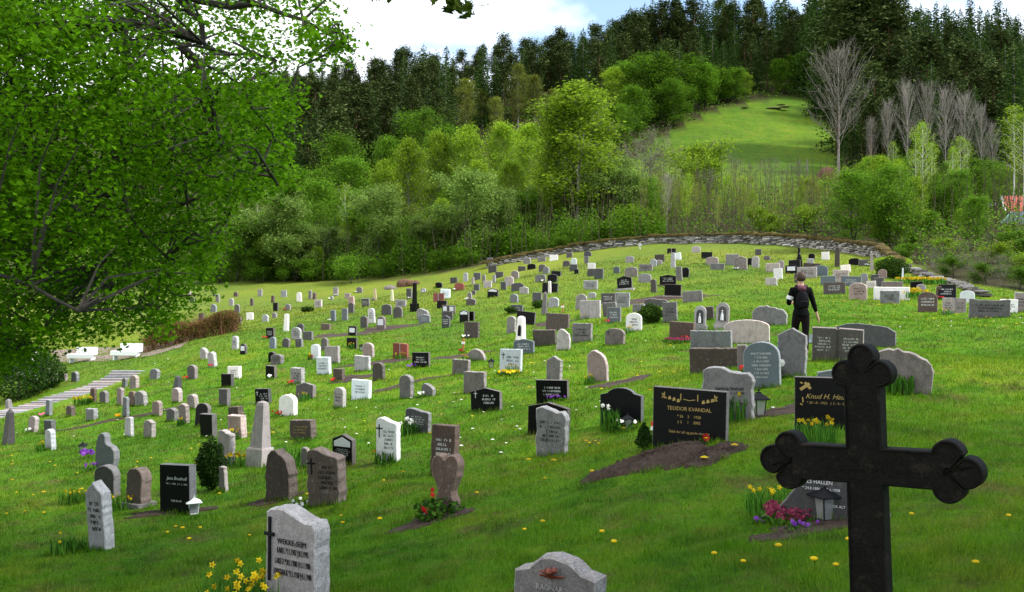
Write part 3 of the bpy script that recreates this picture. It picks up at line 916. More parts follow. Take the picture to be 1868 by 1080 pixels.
    if 't' in f and 'S' not in f and s['y1'] - s['y0'] > 12:
        rows = 3 if H * F0 / D < 45 else 5
        z1 = body_h * (.56 if shp == 'P' and 'F' in f else .74) + z_off; z0 = z_off + body_h * .28
        if shp == 'D':
            vf = join([shift(glyph_rows(w * .36, z0, z1, rows, yf, rr), sg * w * .26, 0, 0) for sg in (-1, 1)])
        else: vf = glyph_rows(w * (.6 if 'X' in f else .74), z0, z1, rows, yf, rr)
        if 'X' in f: vf = shift(vf, w * .12, 0, 0)
        parts.append(('lettering', vf, (GOLD if 'g' in f and dark else LIGHTLET) if dark and not (s['k'] == 'b' and 'X' in f) else DARKLET))
    if 'X' in f and big:
        parts.append(('cross_emblem', cross_mark(-w * .33, body_h * .55, body_h * .3, yf), DARKLET if not dark or s['k'] == 'b' else LIGHTLET))
    s.update(yf=yf, bh=body_h, zo=z_off)
    if shp == 'W' and s['cx'] < 560 and s['y1'] > 1050: s['sp'] = 'family'
    nm = {'O': 'grave_pillar', 'B': 'grave_obelisk', 'V': 'memorial_pillar', 'M': 'memorial_column', 'C': 'grave_cross', 'c': 'wooden_grave_cross', 'L': 'grave_slab', 'N': 'shrine_gravestone'}.get(shp, 'gravestone')
    if 'S' in f:
        SPECIAL.append((i, s, parts, nm)); 
    tilt = (R(rr.gauss(0, 2.0)), R(rr.gauss(0, 1.9))) if s['D'] > 13 else (R(rr.gauss(0, .8)), R(rr.gauss(0, .8)))
    def edge(me_, pn):
        if pn in ('body', 'panel_stone') and shp not in 'NCc':
            me_.materials.append(SE[s['k']])
            np_ = len(me_.polygons)
            for q_ in range(1, np_ - 1): me_.polygons[q_].material_index = 1
    if len(parts) == 1 and 'S' not in f:
        o = link(nm, pmesh(nm, *parts[0][1]), None, parts[0][2]); o.location = (x, D + t / 2, z)
        o.rotation_euler = (tilt[0], tilt[1], rz); edge(o.data, parts[0][0])
    else:
        o = empty(nm, (x, D + t / 2, z)); o.rotation_euler = (tilt[0], tilt[1], rz)
        for pn, vf, m in parts: edge(link(pn, pmesh(pn, *vf), o, m).data, pn)
    tag(o, s['label'].strip(), {'gravestone': 'gravestone', 'grave_pillar': 'gravestone', 'grave_obelisk': 'obelisk', 'memorial_pillar': 'memorial', 'memorial_column': 'memorial', 'grave_cross': 'grave cross', 'wooden_grave_cross': 'grave cross', 'grave_slab': 'gravestone', 'shrine_gravestone': 'gravestone'}[nm], 'gravestones on the hillside lawn')
    s['ob'] = o
    for ch, cc in (('y', 'yellow'), ('w', 'white'), ('r', 'red'), ('v', 'purple'), ('p', 'pink'), ('o', 'orange'), ('g', 'green')):
        if ch in f: clumps.append((i, cc))

# ------------------------------------------------------------------ lettered foreground stones
def put(par, name, vf, m): return link(name, pmesh(name, *vf), par, m)
for i, s, parts, nm in SPECIAL:
    o = s['ob']; w = s['w']; H = s['h']; yf = s['yf']; rr = random.Random(i)
    c = s['cx']; b_ = s['y1']
    if s['k'] == 'k' and 1180 < c < 1300:      # gold lettered black stone
        o['label'] = 'black polished gravestone with gold lettering reading TEODOR KVANDAL above the soil mound'
        L = [text_mesh('TEODOR KVANDAL', H * .098, yf, 0, H * .60, sx=.92), text_mesh('* 26    2    1928', H * .068, yf, -.0, H * .475), text_mesh('† 2     1    2002', H * .068, yf, 0, H * .375),
             text_mesh('Takk for alt og gode stunder', H * .065, yf, 0, H * .195, .3, sx=1.0)]
        put(o, 'lettering', join(L), GOLD)
        orn = []
        for sg in (-1, 1):          # leaf sprays in the two top corners, a book between two candles
            for k in range(5):
                a0 = R(20 + 28 * k); cx = sg * w * .30; cz = H * .80; L_ = H * (.13 if k % 2 else .10)
                dx = math.cos(a0) * sg; dz = math.sin(a0); px_ = -dz * .014; pz = dx * .014
                cx += sg * w * .02 * k
                orn.append(([(cx, yf, cz), (cx + dx * L_ * .5 + px_, yf, cz + dz * L_ * .5 + pz), (cx + dx * L_, yf, cz + dz * L_), (cx + dx * L_ * .5 - px_, yf, cz + dz * L_ * .5 - pz)], [(0, 1, 2, 3)]))
            for k in range(3):
                cx = sg * w * (.17 + .06 * k); cz = H * (.74 + .02 * k); 
                orn.append(([(cx, yf, cz), (cx + .045, yf, cz + .01), (cx + .03, yf, cz + .05), (cx + .005, yf, cz + .04)], [(0, 1, 2, 3)]))
            orn.append(([(sg * w * .115 + p, yf, H * .78 + q) for p, q in ((-.006, 0), (.006, 0), (.006, H * .12), (-.006, H * .12))], [(0, 1, 2, 3)]))
        orn.append(([(p * w * .08, yf, H * .78 + q * H * .03) for p, q in ((-1, .6), (0, 0), (1, .6), (1, 1), (0, .4), (-1, 1))], [(0, 1, 2, 3, 4, 5)]))
        put(o, 'gold_ornament', join(orn), GOLD)
    elif s['k'] == 'k' and c > 1400:
        o['label'] = 'black polished gravestone with gold script beginning Knud behind the black cross shaft'
        L = [text_mesh('Knud H. Hauge', H * .13, yf, w * .08, H * .60, .35), text_mesh('* 20 - 8 - 1922   † 2 - 6 - 2001', H * .062, yf, w * .08, H * .50), text_mesh('Takk', H * .08, yf, w * .1, H * .10, .3)]
        put(o, 'lettering', join(L), GOLD)
        q = []
        for (x0, z0, x1, z1, wd) in ((-.40, .76, -.24, .88, .02), (-.32, .90, -.22, .78, .018), (-.40, .90, -.36, .88, .01), (-.36, .62, -.35, .52, .008), (-.40, .5, -.36, .47, .008)):
            a = Vector((x0 * w, 0, z0 * H)); e = Vector((x1 * w, 0, z1 * H)); d = (e - a).normalized(); n_ = Vector((-d.z, 0, d.x)) * wd
            q.append(([tuple(a - n_ + Vector((0, yf, 0))), tuple(e - n_ + Vector((0, yf, 0))), tuple(e + n_ + Vector((0, yf, 0))), tuple(a + n_ + Vector((0, yf, 0)))], [(0, 1, 2, 3)]))
            yf -= .0015
        put(o, 'gold_ornament', join(q), GOLD)
    elif s['k'] == 'k':
        o['label'] = 'black gravestone with silver script beside a white lantern in left foreground'
        put(o, 'lettering', join([text_mesh('Jens Brudvoll', H * .10, yf, w * .08, H * .70, .25), text_mesh('* 8 . 1 . 1922   † 7 . 3 . 1996', H * .05, yf, w * .08, H * .60), text_mesh('Takk for alt', H * .06, yf, w * .06, H * .25)]), LIGHTLET)
        vf = slab([(-w * .12, H * .5), (w * .47, H * .42), (w * .48, H * .93), (w * .2, H * .95), (-w * .1, H * .93), (-w * .25, H * .7)], .006, .002)
        put(o, 'polished_field', shift(vf, 0, yf + .004, 0), SM['k'])
    elif s['k'] == 'n':
        o['label'] = 'dark blue-green arched gravestone with pale lettering beside a tapering grey stone'
        rows = ['KNUT VANGEN', '* 17.9.1882', '† 18.11.1958', 'MARI VANGEN', '* 24.4.1896', '† 29.12.1963', 'Hvil i fred']
        put(o, 'lettering', join([text_mesh(r_, H * .062, yf, 0, H * (.72 - .085 * k)) for k, r_ in enumerate(rows)]), LIGHTLET)
    elif s['k'] == 'g' and b_ > 1160:
        o['label'] = 'grey mossy gravestone with a small brown bronze bird at the bottom edge'
        put(o, 'lettering', text_mesh('RAGNAR', H * .09, yf, -w * .05, H * .62), SM['l'])
        # little bird
        B = join([ball((-w * .02, yf - .03, H * .86), .032, 10, 8, .8), ball((w * .045, yf - .035, H * .885), .02, 8, 6),
                  loft([(H * .80, .003), (H * .82, .008), (H * .845, .012)], 6, 0)])
        bo = put(o, 'bird_ornament', B, flat('bronze', (.13, .03, .02), .25, .3))
        put(bo, 'beak', shift(loft([(0, .006), (.02, .001)], 5, 0), w * .075, yf - .035, H * .875), bo.data.materials[0])
        put(bo, 'tail', tube([(-w * .06, yf - .025, H * .865), (-w * .15, yf - .02, H * .84)], [.012, .006], 5), bo.data.materials[0])
        put(bo, 'perch', tube([(-w * .16, yf - .01, H * .80), (0, yf - .02, H * .79), (w * .14, yf - .01, H * .81)], [.006, .01, .006], 5), bo.data.materials[0])
    elif s['k'] == 'l' and c < 600:
        o['label'] = 'pale speckled gravestone with black iron cross and lettering WEKKE-SEIM in the foreground'
        L = [text_mesh('WEKKE-SEIM', H * .075, yf, w * .05, H * .655, sx=.85)]
        for k, r_ in enumerate(['KARI L *7.1.1907 †8.1.1995', 'LARS O *20.1.1908 †11.1.1988', 'KRISTIAN K *1.1.1938 †4.1.1988']):
            L.append(text_mesh(r_, H * .082, yf, w * .07, H * (.565 - .105 * k), sx=.42))
        put(o, 'lettering', join(L), DARKLET)
        put(o, 'iron_cross', join([box(-w * .42, -w * .375, yf - .012, yf + .01, H * .28, H * .90), box(-w * .50, -w * .30, yf - .014, yf + .008, H * .715, H * .75)]), IRON)
    elif s['k'] == 'w' or (s['k'] == 'g' and c < 1400):
        o['label'] = 'blue-grey rounded gravestone with bright white rough edge behind the gold-lettered black stone'
        put(o, 'lettering', join([text_mesh('Ingeborg Nedrelid', H * .075, yf, w * .05, H * .60, .1, sx=.95), text_mesh('* 6.3.1912   † 2.12.1996', H * .052, yf, w * .08, H * .525), text_mesh('* 1.2.1904   † 15.9.1969', H * .052, yf, w * .08, H * .34)]), DARKLET)
    elif s['k'] == 'd':
        o['label'] = 'dark grey peaked gravestone reading NELS HALLEN behind the lantern and black cross shaft'
        put(o, 'lettering', join([text_mesh('NELS HALLEN', H * .115, yf, -w * .14, H * .80), text_mesh('* 24.8.1886   † 3.6.1958', H * .085, yf, -w * .10, H * .66), text_mesh('TAKK FOR ALT', H * .08, yf, 0, H * .3)]), LIGHTLET)

# ------------------------------------------------------------------ the black foreground cross
CRX, CRY = 1.545, 4.2
crz = float(gz(CRX, CRY))
def lobe_end(dist, a, off, r1, ext, r2, n=14):
    """outline (u along the arm, v across) of one trefoil end, from v=-a round to v=+a"""
    cs = [(dist, -off, r1), (ext, 0, r2), (dist, off, r1)]
    out = [(dist - math.sqrt(max(0, r1 * r1 - (a - off) ** 2)), -a)]
    for k, (u, v, r) in enumerate(cs):
        pts = []
        for t in np.linspace(-200, 200, 160):
            p = (u + r * math.cos(R(t)), v + r * math.sin(R(t)))
            if any(math.hypot(p[0] - q[0], p[1] - q[1]) < q[2] - 1e-6 for q in cs if q is not cs[k]): continue
            if abs(p[1]) < a and p[0] < dist: continue
            if k == 0 and (t > 100 or t < -190 or t < -190): continue
            if k == 2 and (t < -100): continue
            if k == 1 and abs(t) > 120: continue
            if k == 0 and p[1] > 0: continue
            if k == 2 and p[1] < 0: continue
            pts.append(p)
        pts = pts[::max(1, len(pts) // n)]
        out += pts
    out.append((dist - math.sqrt(max(0, r1 * r1 - (a - off) ** 2)), a))
    return out
zc = (1223 - 835) / F0 * CRY * 1.0
ar = lobe_end(.335, .078, .066, .063, .405, .065)     # arms
tp = lobe_end(.392, .076, .070, .058, .462, .057)     # head
O = [(-.078, -.15), (.082, -.15), (.077, zc - .078)]
O += [(u, zc + v) for u, v in ar]
O += [(.076, zc + .078)]
O += [(-v, zc + u) for u, v in tp]
O += [(-.076, zc + .078)]
O += [(-u, zc - v) for u, v in ar]
O += [(-.077, zc - .078)]
def dedupe(P):
    o_ = []
    for p in P:
        if not o_ or math.hypot(p[0] - o_[-1][0], p[1] - o_[-1][1]) > .004: o_.append(p)
    return o_
O = dedupe(O)
root = empty('memorial_cross', (CRX, CRY, crz)); root.rotation_euler = (0, R(-1.8), R(-38))
tag(root, 'big black memorial cross with trefoil ends standing in the right foreground', 'grave cross')
mblack = stone_mat('weathered_black_stone', (.0035, .0032, .003), .65, .6, .8, .10, (.022, .017, .012))
I1 = offset(O, .005); I2 = offset(O, .009); I3 = offset(O, .011); n = len(O)
V = []; 
for ring, y in ((I1, -.045), (O, -.039), (O, .039), (I1, .045)): V += [(x, y, z) for x, z in ring]
V += [(x, -.045, z) for x, z in I2] + [(x, -.038, z) for x, z in I3]
Fc = []
for k in range(3):
    for i in range(n): j = (i + 1) % n; Fc.append((k * n + i, (k + 1) * n + i, (k + 1) * n + j, k * n + j))
for k, l in ((4, 0), (5, 4)):
    for i in range(n): j = (i + 1) % n; Fc.append((k * n + i, l * n + i, l * n + j, k * n + j))
Fc.append(tuple(range(5 * n, 6 * n))); Fc.append(tuple(range(4 * n - 1, 3 * n - 1, -1)))
put(root, 'cross_body', (V, Fc), mblack)
rr = random.Random(3)
put(root, 'lettering', join([glyph_rows(.52, zc - .035, zc + .045, 2, -.0395, rr)]), mblack)

# ------------------------------------------------------------------ flowers and plants on the graves
def leafm(n, c1, c2, **k): return leaf_mat(n, c1, c2, **k)
M_BLADE = leaf_mat('daffodil_leaves', (.03, .10, .012), (.07, .20, .02), .3)
M_BUSH = leaf_mat('low_green_leaves', (.02, .07, .01), (.06, .15, .015), .3)
PET = dict(yellow=leaf_mat('yellow_petals', (.52, .36, .01), (.66, .50, .02), .3), white=leaf_mat('white_petals', (.75, .75, .72), (.85, .85, .8), .3), red=leaf_mat('red_petals', (.30, .01, .01), (.48, .03, .03), .3),
           purple=leaf_mat('violet_petals', (.10, .03, .28), (.22, .06, .36), .3), pink=leaf_mat('pink_petals', (.55, .08, .22), (.7, .2, .35), .3), orange=leaf_mat('orange_petals', (.8, .28, .01), (.85, .45, .02), .3), heather=leaf_mat('heather_petals', (.15, .02, .05), (.30, .05, .10), .3))
def blades_mesh(n, rad, h, wd, rg, lean=.5):
    a = rg.uniform(0, 6.283, n); r = rad * np.sqrt(rg.random(n)) ; bx = r * np.cos(a); by = r * np.sin(a)
    d = rg.uniform(0, 6.283, n); L = h * rg.uniform(.6, 1.1, n); le = L * lean * rg.uniform(.2, 1, n)
    ex = bx + np.cos(d) * le; ey = by + np.sin(d) * le
    mx_ = bx * .6 + ex * .4; my_ = by * .6 + ey * .4
    px_ = -np.sin(d) * wd; py_ = np.cos(d) * wd; z = np.zeros(n)
    V = np.stack([np.stack([bx - px_, by - py_, z - .02], -1), np.stack([bx + px_, by + py_, z - .02], -1), np.stack([mx_ + px_, my_ + py_, L * .65], -1), np.stack([mx_ - px_, my_ - py_, L * .65], -1), np.stack([ex, ey, L * .95], -1)], 1).reshape(-1, 3)
    i = np.arange(n)[:, None] * 5
    F = np.concatenate([i + np.array([0, 1, 2]), i + np.array([0, 2, 3]), i + np.array([3, 2, 4])])
    return V, F
def heads_mesh(n, rad, z0, z1, size, rg, kind='star'):
    parts = []
    for k in range(n):
        a = rg.uniform(0, 6.283); r = rad * math.sqrt(rg.random()); c = Vector((r * math.cos(a), r * math.sin(a), rg.uniform(z0, z1)))
        dn = Vector((rg.normal() * .5, -1 + rg.normal() * .4, .5 + rg.normal() * .3)).normalized()
        q = dn.to_track_quat('Z', 'Y'); V = [tuple(c + dn * size * .25)]; m = 10 if kind == 'star' else 7
        for j in range(m):
            rr_ = size * (1 if j % 2 == 0 or kind != 'star' else .5)
            V.append(tuple(c + q @ Vector((rr_ * math.cos(6.283 * j / m), rr_ * math.sin(6.283 * j / m), 0))))
        F = [(0, 1 + j, 1 + (j + 1) % m) for j in range(m)]
        if kind == 'star':
            b0 = len(V)
            for zz, r2 in ((.1, .28), (.6, .34)):
                V += [tuple(c + q @ Vector((r2 * size * math.cos(1.047 * j), r2 * size * math.sin(1.047 * j), zz * size))) for j in range(6)]
            F += [(b0 + j, b0 + (j + 1) % 6, b0 + 6 + (j + 1) % 6, b0 + 6 + j) for j in range(6)]
        parts.append((V, F))
    return join(parts)
def cards(C, size, rg, up=0.3, aspect=.55, jit=.35):
    n = len(C); N = rg.normal(size=(n, 3)); N[:, 2] += up * 2 * np.sign(N[:, 2] + .3); N /= np.linalg.norm(N, axis=1)[:, None]
    A = rg.normal(size=(n, 3)); U = np.cross(N, A); U /= np.linalg.norm(U, axis=1)[:, None] + 1e-9; W = np.cross(N, U)
    s = size * (1 + jit * rg.normal(size=n)).clip(.4, 1.8); U = U * s[:, None] * .5; W = W * (s * aspect)[:, None] * .5
    V = np.stack([C + U, C + W + U * .1, C - U, C - W + U * .1], 1).reshape(-1, 3)
    F = np.arange(4 * n).reshape(-1, 4)
    return V, F

def clump(name, loc, rad, h, colour, nfl, fsize, label, cat, nbl=60, kind='star', wd=.008, group=None, mat=None, zf=(.75, 1.05)):
    rg = np.random.default_rng(int(abs(loc[0] * 977 + loc[1] * 131)) + 3)
    o = empty(name, loc); tag(o, label, cat, group)
    if kind == 'star': v, f = blades_mesh(nbl, rad, h, wd, rg); me_ = nmesh('leaves', v, f, 3)
    else:
        n = nbl * 2; a = rg.uniform(0, 6.28, n); r = rad * 1.1 * np.sqrt(rg.random(n)); C = np.stack([r * np.cos(a), r * np.sin(a), h * .8 * rg.random(n) * (1 - (r / rad / 1.2) ** 2 * .5)], -1)
        v, f = cards(C, max(.035, rad * .28), rg); me_ = nmesh('leaves', v, f, 4)
    link('leaves', me_, o, mat or (M_BLADE if kind == 'star' else M_BUSH))
    if nfl: link('blossoms', pmesh('blossoms', *heads_mesh(nfl, rad * .95, h * zf[0], h * zf[1], fsize, rg, kind)), o, PET[colour])
    return o
for i, col in clumps:
    s = st[i]; n_ = Vector((math.sin(s['rz']) , -math.cos(s['rz']), 0)); sc_ = max(.10, s['w'] * .3)
    sgn = -.3 if i % 3 else .25
    p = Vector((s['x'], s['D'], 0)) + n_ * (.16 + sc_ * .5) + Vector((math.cos(s['rz']), math.sin(s['rz']), 0)) * s['w'] * sgn
    p.z = float(gz(p.x, p.y))
    core = s['d'] + ' ' + s['noun']; nb = s['label'].split(' ', nword(core))[-1]
    lab = '%s %s below the %s' % (col, 'plant' if col == 'green' else 'flowers', s['label'].strip())
    lab = ' '.join(lab.split()[:16]); lab = lab.rstrip(',')
    if lab in used: lab = '%s blossoms by %s' % (col, s['label'])
    lab = ' '.join(lab.split()[:16]); used.add(lab)
    far = s['D'] > 30
    clump('grave_flowers' if col != 'green' else 'grave_plant', p, sc_, .16 if col != 'yellow' else .26, col if col != 'green' else 'white', 0 if col == 'green' else (7 if far else 10), .036 if far else .026, lab, 'flowers' if col != 'green' else 'plant', 30 if far else 60, 'round' if col in ('red', 'white', 'purple', 'pink', 'green', 'orange') else 'star', .012 if far else .007)
def P_(px, py): return Vector(at(px, py))
clump('daffodil_clump', P_(452, 1126), .42, .42, 'yellow', 46, .033, 'large clump of yellow daffodils below the pale speckled foreground gravestone', 'flowers', 220, wd=.006, zf=(.6, 1.12))
clump('daffodil_clump', P_(1490, 815), .26, .34, 'yellow', 16, .032, 'yellow daffodil clump before the black gravestone with gold script', 'flowers', 200, wd=.006)
clump('daffodil_clump', P_(1400, 935), .22, .26, 'yellow', 9, .03, 'fading yellow daffodils left of the heather cushion in right foreground', 'flowers', 160, wd=.005)
clump('daffodil_clump', P_(1118, 785), .20, .40, 'white', 4, .04, 'tall white daffodils before the dark arch-shouldered gravestone', 'flowers', 60, wd=.010)
clump('daffodil_clump', P_(1335, 770), .22, .42, 'yellow', 5, .035, 'green daffodil leaves before the white-edged blue-grey gravestone', 'flowers', 120, wd=.010)
clump('daffodil_clump', P_(748, 795), .22, .36, 'white', 8, .05, 'cream daffodils between the white wavy gravestone and a dark one', 'flowers', 80, wd=.010)
clump('green_plant', P_(1638, 715), .26, .30, 'yellow', 0, .03, 'bright green leafy plant at the pale rough stone behind the cross', 'plant', 160, wd=.016)
clump('green_plant', P_(540, 850), .34, .42, 'yellow', 0, .03, 'tuft of long green leaves between obelisk and brown gravestones', 'plant', 160, wd=.010)
clump('green_plant', P_(702, 845), .20, .22, 'orange', 3, .03, 'green leaves at the foot of the white wavy-topped gravestone', 'plant', 90, wd=.010)
clump('heather_cushion', P_(1440, 952), .24, .14, 'heather', 420, .014, 'dark pink heather cushion beside the black lantern', 'flowers', 120, 'round', zf=(.4, 1.1))
clump('pansy_plant', P_(1466, 966), .14, .07, 'purple', 9, .020, 'purple and yellow pansies in front of the heather cushion', 'flowers', 50, 'round')
clump('pansy_plant', P_(1385, 955), .06, .06, 'purple', 3, .028, 'small purple pansy left of the heather cushion', 'flowers', 20, 'round')
clump('rose_plant', P_(800, 943), .26, .30, 'red', 2, .03, 'leafy plant with a red rose before the heart-shaped gravestone', 'plant', 200, 'round', mat=M_BUSH)
clump('potted_flowers', P_(562, 922), .30, .07, 'white', 12, .028, 'small white and blue flowers before the brown foreground gravestone', 'flowers', 40, 'round')
clump('grave_flowers', P_(1225, 800), .34, .14, 'white', 9, .04, 'white and red flower row at the gold-lettered black stone', 'flowers', 90, 'round')
clump('grave_flowers', P_(1190, 790), .07, .16, 'red', 2, .04, 'single red blossom left of the gold-lettered black stone', 'flowers', 20, 'round')
clump('grave_flowers', P_(1283, 812), .1, .12, 'red', 3, .04, 'red blossoms beside the small lamp at the gold-lettered stone', 'flowers', 20, 'round')
clump('violet_flowers', P_(158, 836), .15, .16, 'purple', 40, .05, 'vivid violet flower bowl left of the swan-necked gravestone', 'flowers', 20, 'round')
clump('daffodil_clump', P_(438, 850), .30, .24, 'yellow', 22, .04, 'yellow daffodils at the left foot of the lower obelisk', 'flowers', 80, wd=.008)
clump('daffodil_clump', P_(135, 915), .26, .22, 'yellow', 9, .03, 'yellow flowers left of the pointed narrow stone in left foreground', 'flowers', 80, wd=.008)
clump('daffodil_clump', P_(222, 928), .26, .24, 'yellow', 12, .03, 'yellow flowers between the narrow foreground stone and brown arched stone', 'flowers', 80, wd=.008)
clump('green_plant', P_(130, 1008), .26, .24, 'yellow', 2, .03, 'dark green tuft left of the pointed narrow foreground stone', 'plant', 140, wd=.008)
clump('daffodil_clump', P_(150, 738), .35, .30, 'yellow', 16, .05, 'yellow and orange tulips right of the stone steps', 'flowers', 70, wd=.014)
clump('grave_flowers', P_(930, 684), .35, .12, 'yellow', 22, .045, 'yellow and violet pansy row below the large white gravestone', 'flowers', 60, 'round')
clump('grave_flowers', P_(1395, 692), .34, .30, 'white', 9, .07, 'cream dried flowers before the dark blue-green gravestone', 'flowers', 60, 'round')
clump('heather_cushion', P_(1240, 624), .5, .12, 'heather', 120, .035, 'reddish flower row before the pinkish brown square stone', 'flowers', 80, 'round')
for k, (px, py) in enumerate([(1665, 520), (1690, 520), (1655, 545), (1640, 540)]):
    clump('daffodil_patch', P_(px, py - 2), 1.0, .32, 'yellow', 60, .08, ['dense yellow daffodils under the flagstone wall end', 'dense yellow daffodils beside the flagstones', 'yellow daffodils behind the small round stone at right', 'yellow daffodils right of the wide white gravestone'][k], 'flowers', 120, wd=.03)

# scattered meadow flowers: daffodils on the right lawn and daisies, too many to count
def scatter(nm, regions, colour, size, hgt, seed, lab):
    rg = np.random.default_rng(seed); V = []; F = []
    for (px0, px1, py0, py1, n) in regions:
        for _ in range(n):
            x, D, z = at(rg.uniform(px0, px1), rg.uniform(py0, py1)); s = size * rg.uniform(.6, 1.2); b0 = len(V); hh = hgt * rg.uniform(.6, 1.2)
            V += [(x, D, z + hh + s * .4)] + [(x + s * math.cos(1.257 * j), D + s * math.sin(1.257 * j), z + hh) for j in range(5)]
            F += [(b0, b0 + 1 + j, b0 + 1 + (j + 1) % 5) for j in range(5)]
    o = link(nm, pmesh(nm, V, F), None, PET[colour]); tag(o, lab, 'flowers', None, 'stuff')
scatter('yellow_wildflowers', [(1380, 1700, 505, 560, 150), (1500, 1868, 545, 600, 110), (1600, 1700, 520, 560, 90), (900, 1400, 560, 720, 40), (500, 900, 600, 800, 30), (0, 500, 740, 920, 30), (900, 1400, 760, 860, 10), (1380, 1480, 500, 530, 40)], 'yellow', .045, .08, 5, 'yellow daffodils and dandelions scattered over the lawn')
scatter('white_daisies', [(1640, 1868, 575, 600, 16), (500, 1000, 600, 830, 70), (0, 500, 640, 800, 40), (1000, 1500, 560, 760, 25)], 'white', .035, .05, 6, 'tiny white daisies scattered over the lawn')
# dandelions near the camera
dh = ball((0, 0, .075), .026, 10, 6, .5); dm = pmesh('flower_head', *dh); dm.materials.append(PET['yellow'])
ds = pmesh('stem', *tube([(0, 0, -.01), (.004, 0, .04), (0, 0, .07)], [.003, .003, .003], 5)); ds.materials.append(M_BLADE)
for px, py in [(1303, 1021), (1356, 1035), (1485, 1036), (1525, 1042), (1098, 980), (1548, 996), (1663, 946), (990, 960), (957, 972), (1160, 755), (994, 877), (1092, 812), (1075, 812), (1080, 868), (1190, 800), (622, 945), (625, 960), (693, 955), (365, 968), (320, 965), (333, 970), (455, 980), (345, 990), (305, 975), (30, 900), (60, 905), (12, 940), (80, 940), (45, 935),
               (250, 845), (275, 838), (560, 905), (735, 865), (1800, 700), (1840, 950), (1780, 1040), (1120, 1000), (870, 905), (700, 880), (770, 770), (660, 750), (1600, 520), (400, 905), (1420, 1010)]:
    x, D, z = at(px, py + 4); o = link('dandelion', dm); o.location = (x, D, z); c = link('stem', ds, o); k = rnd.uniform(.8, 1.25); o.scale = (k, k, k)
    tag(o, 'yellow dandelion standing open in the foreground grass', 'dandelion', 'dandelions in the foreground grass')

# ------------------------------------------------------------------ lanterns
def lantern(loc, h, r, label, m_fr, rz=0, style='roof'):
    o = empty('grave_lantern', loc, rz); tag(o, label, 'lantern')
    GL, nt, b, out = nodes('lantern_glass'); b.inputs['Base Color'].default_value = (.35, .36, .36, 1); b.inputs['Roughness'].default_value = .2; b.inputs['Alpha'].default_value = .55
    put(o, 'base', loft([(-.02, r * .75), (h * .06, r * .7)]), m_fr)
    put(o, 'frame', join([tube([(sx * r * .62, sy * r * .62, h * .05), (sx * r * .82, sy * r * .82, h * .62)], [r * .07] * 2, 4) for sx in (-1, 1) for sy in (-1, 1)]), m_fr)
    put(o, 'glass_panes', loft([(h * .07, r * .6), (h * .61, r * .78)]), GL)
    rf = put(o, 'roof', loft([(h * .61, r * 1.25), (h * .64, r * 1.25), (h * .84, r * .32), (h * .88, r * .28)]), m_fr)
    put(rf, 'finial', ball((0, 0, h * .94), r * .2, 8, 6), m_fr)
    return o
LG = flat('dark_lantern_metal', (.010, .011, .014), .6, 0)
lantern(P_(1506, 950), .36, .105, 'black lantern with sloping roof beside the heather cushion', LG, R(20))
lantern(P_(1283, 808), .20, .065, 'small grey lamp before the gold-lettered black gravestone', flat('grey_lamp_metal', (.09, .10, .13), .5), R(10))
lantern(P_(1384, 760), .42, .10, 'tall black lantern beside the white-edged gravestone', LG, R(15))
lantern(P_(353, 937), .30, .10, 'white metal lantern at the corner of the black script gravestone', flat('white_lantern_metal', (.6, .65, .66), .5), R(25))
lantern(P_(1145, 782), .26, .075, 'small dark lamp before the arch-shouldered gravestone', LG, R(5))
lantern(P_(151, 826), .28, .08, 'small dark lantern beside the vivid violet flowers', LG)
lantern(P_(896, 672), .34, .09, 'black lantern left of the large white gravestone', LG)
lantern(P_(659, 640), .3, .09, 'dark lantern between black and pinkish gravestones mid lawn', LG)
o = link('field_stone', pmesh('field_stone', *ball((0, 0, .03), .09, 9, 6, .7)), None, SM['l']); o.location = P_(776, 946); tag(o, 'small pale round stone lying before the heart-shaped gravestone', 'stone')

# ------------------------------------------------------------------ bare soil
SOILM, nt, b, out = nodes('bare_soil'); t = nt.nodes.new('ShaderNodeTexCoord'); n1 = noise(nt, t.outputs['Object'], 12, 8, .8)
r1 = ramp(nt, n1.outputs['Fac'], [(.35, (.022, .013, .009)), (.6, (.06, .035, .024)), (.75, (.13, .09, .065))]); nt.links.new(r1.outputs[0], b.inputs['Base Color']); b.inputs['Roughness'].default_value = .95
bp = nt.nodes.new('ShaderNodeBump'); bp.inputs['Distance'].default_value = .05; nt.links.new(n1.outputs['Fac'], bp.inputs['Height']); nt.links.new(bp.outputs[0], b.inputs['Normal'])
def soil(px, py, rx, ry, rz, h, seed=0):
    x, D, z = at(px, py); V = []; F = []; n = 72; m = 16; rs = random.Random(seed)
    ph = [rs.uniform(0, 6.28) for _ in range(4)]
    for j in range(m + 1):
        for i in range(n):
            a = 6.2832 * i / n; k = j / m * (1 + .14 * math.sin(3 * a + ph[0]) + .10 * math.sin(5 * a + ph[1]) + .07 * math.sin(11 * a + ph[2]) + .05 * math.sin(17 * a + ph[3]))
            u = rx * k * math.cos(a); v = ry * k * math.sin(a); X = x + u * math.cos(rz) - v * math.sin(rz); Y = D + u * math.sin(rz) + v * math.cos(rz)
            hh = h * (1 - (j / m) ** 3) + (rs.gauss(0, .016) if h > .04 else rs.gauss(0, .004)) + (.012 if j < m else -.03)
            V.append((X, Y, float(gz(X, Y)) + hh))
    for j in range(m):
        for i in range(n): a = j * n + i; b_ = j * n + (i + 1) % n; F.append((a, b_, b_ + n, a + n))
    o = link('bare_soil', pmesh('bare_soil', V, F, True), None, SOILM); tag(o, kind='structure'); SOIL.append((x, D, rx, ry, rz))
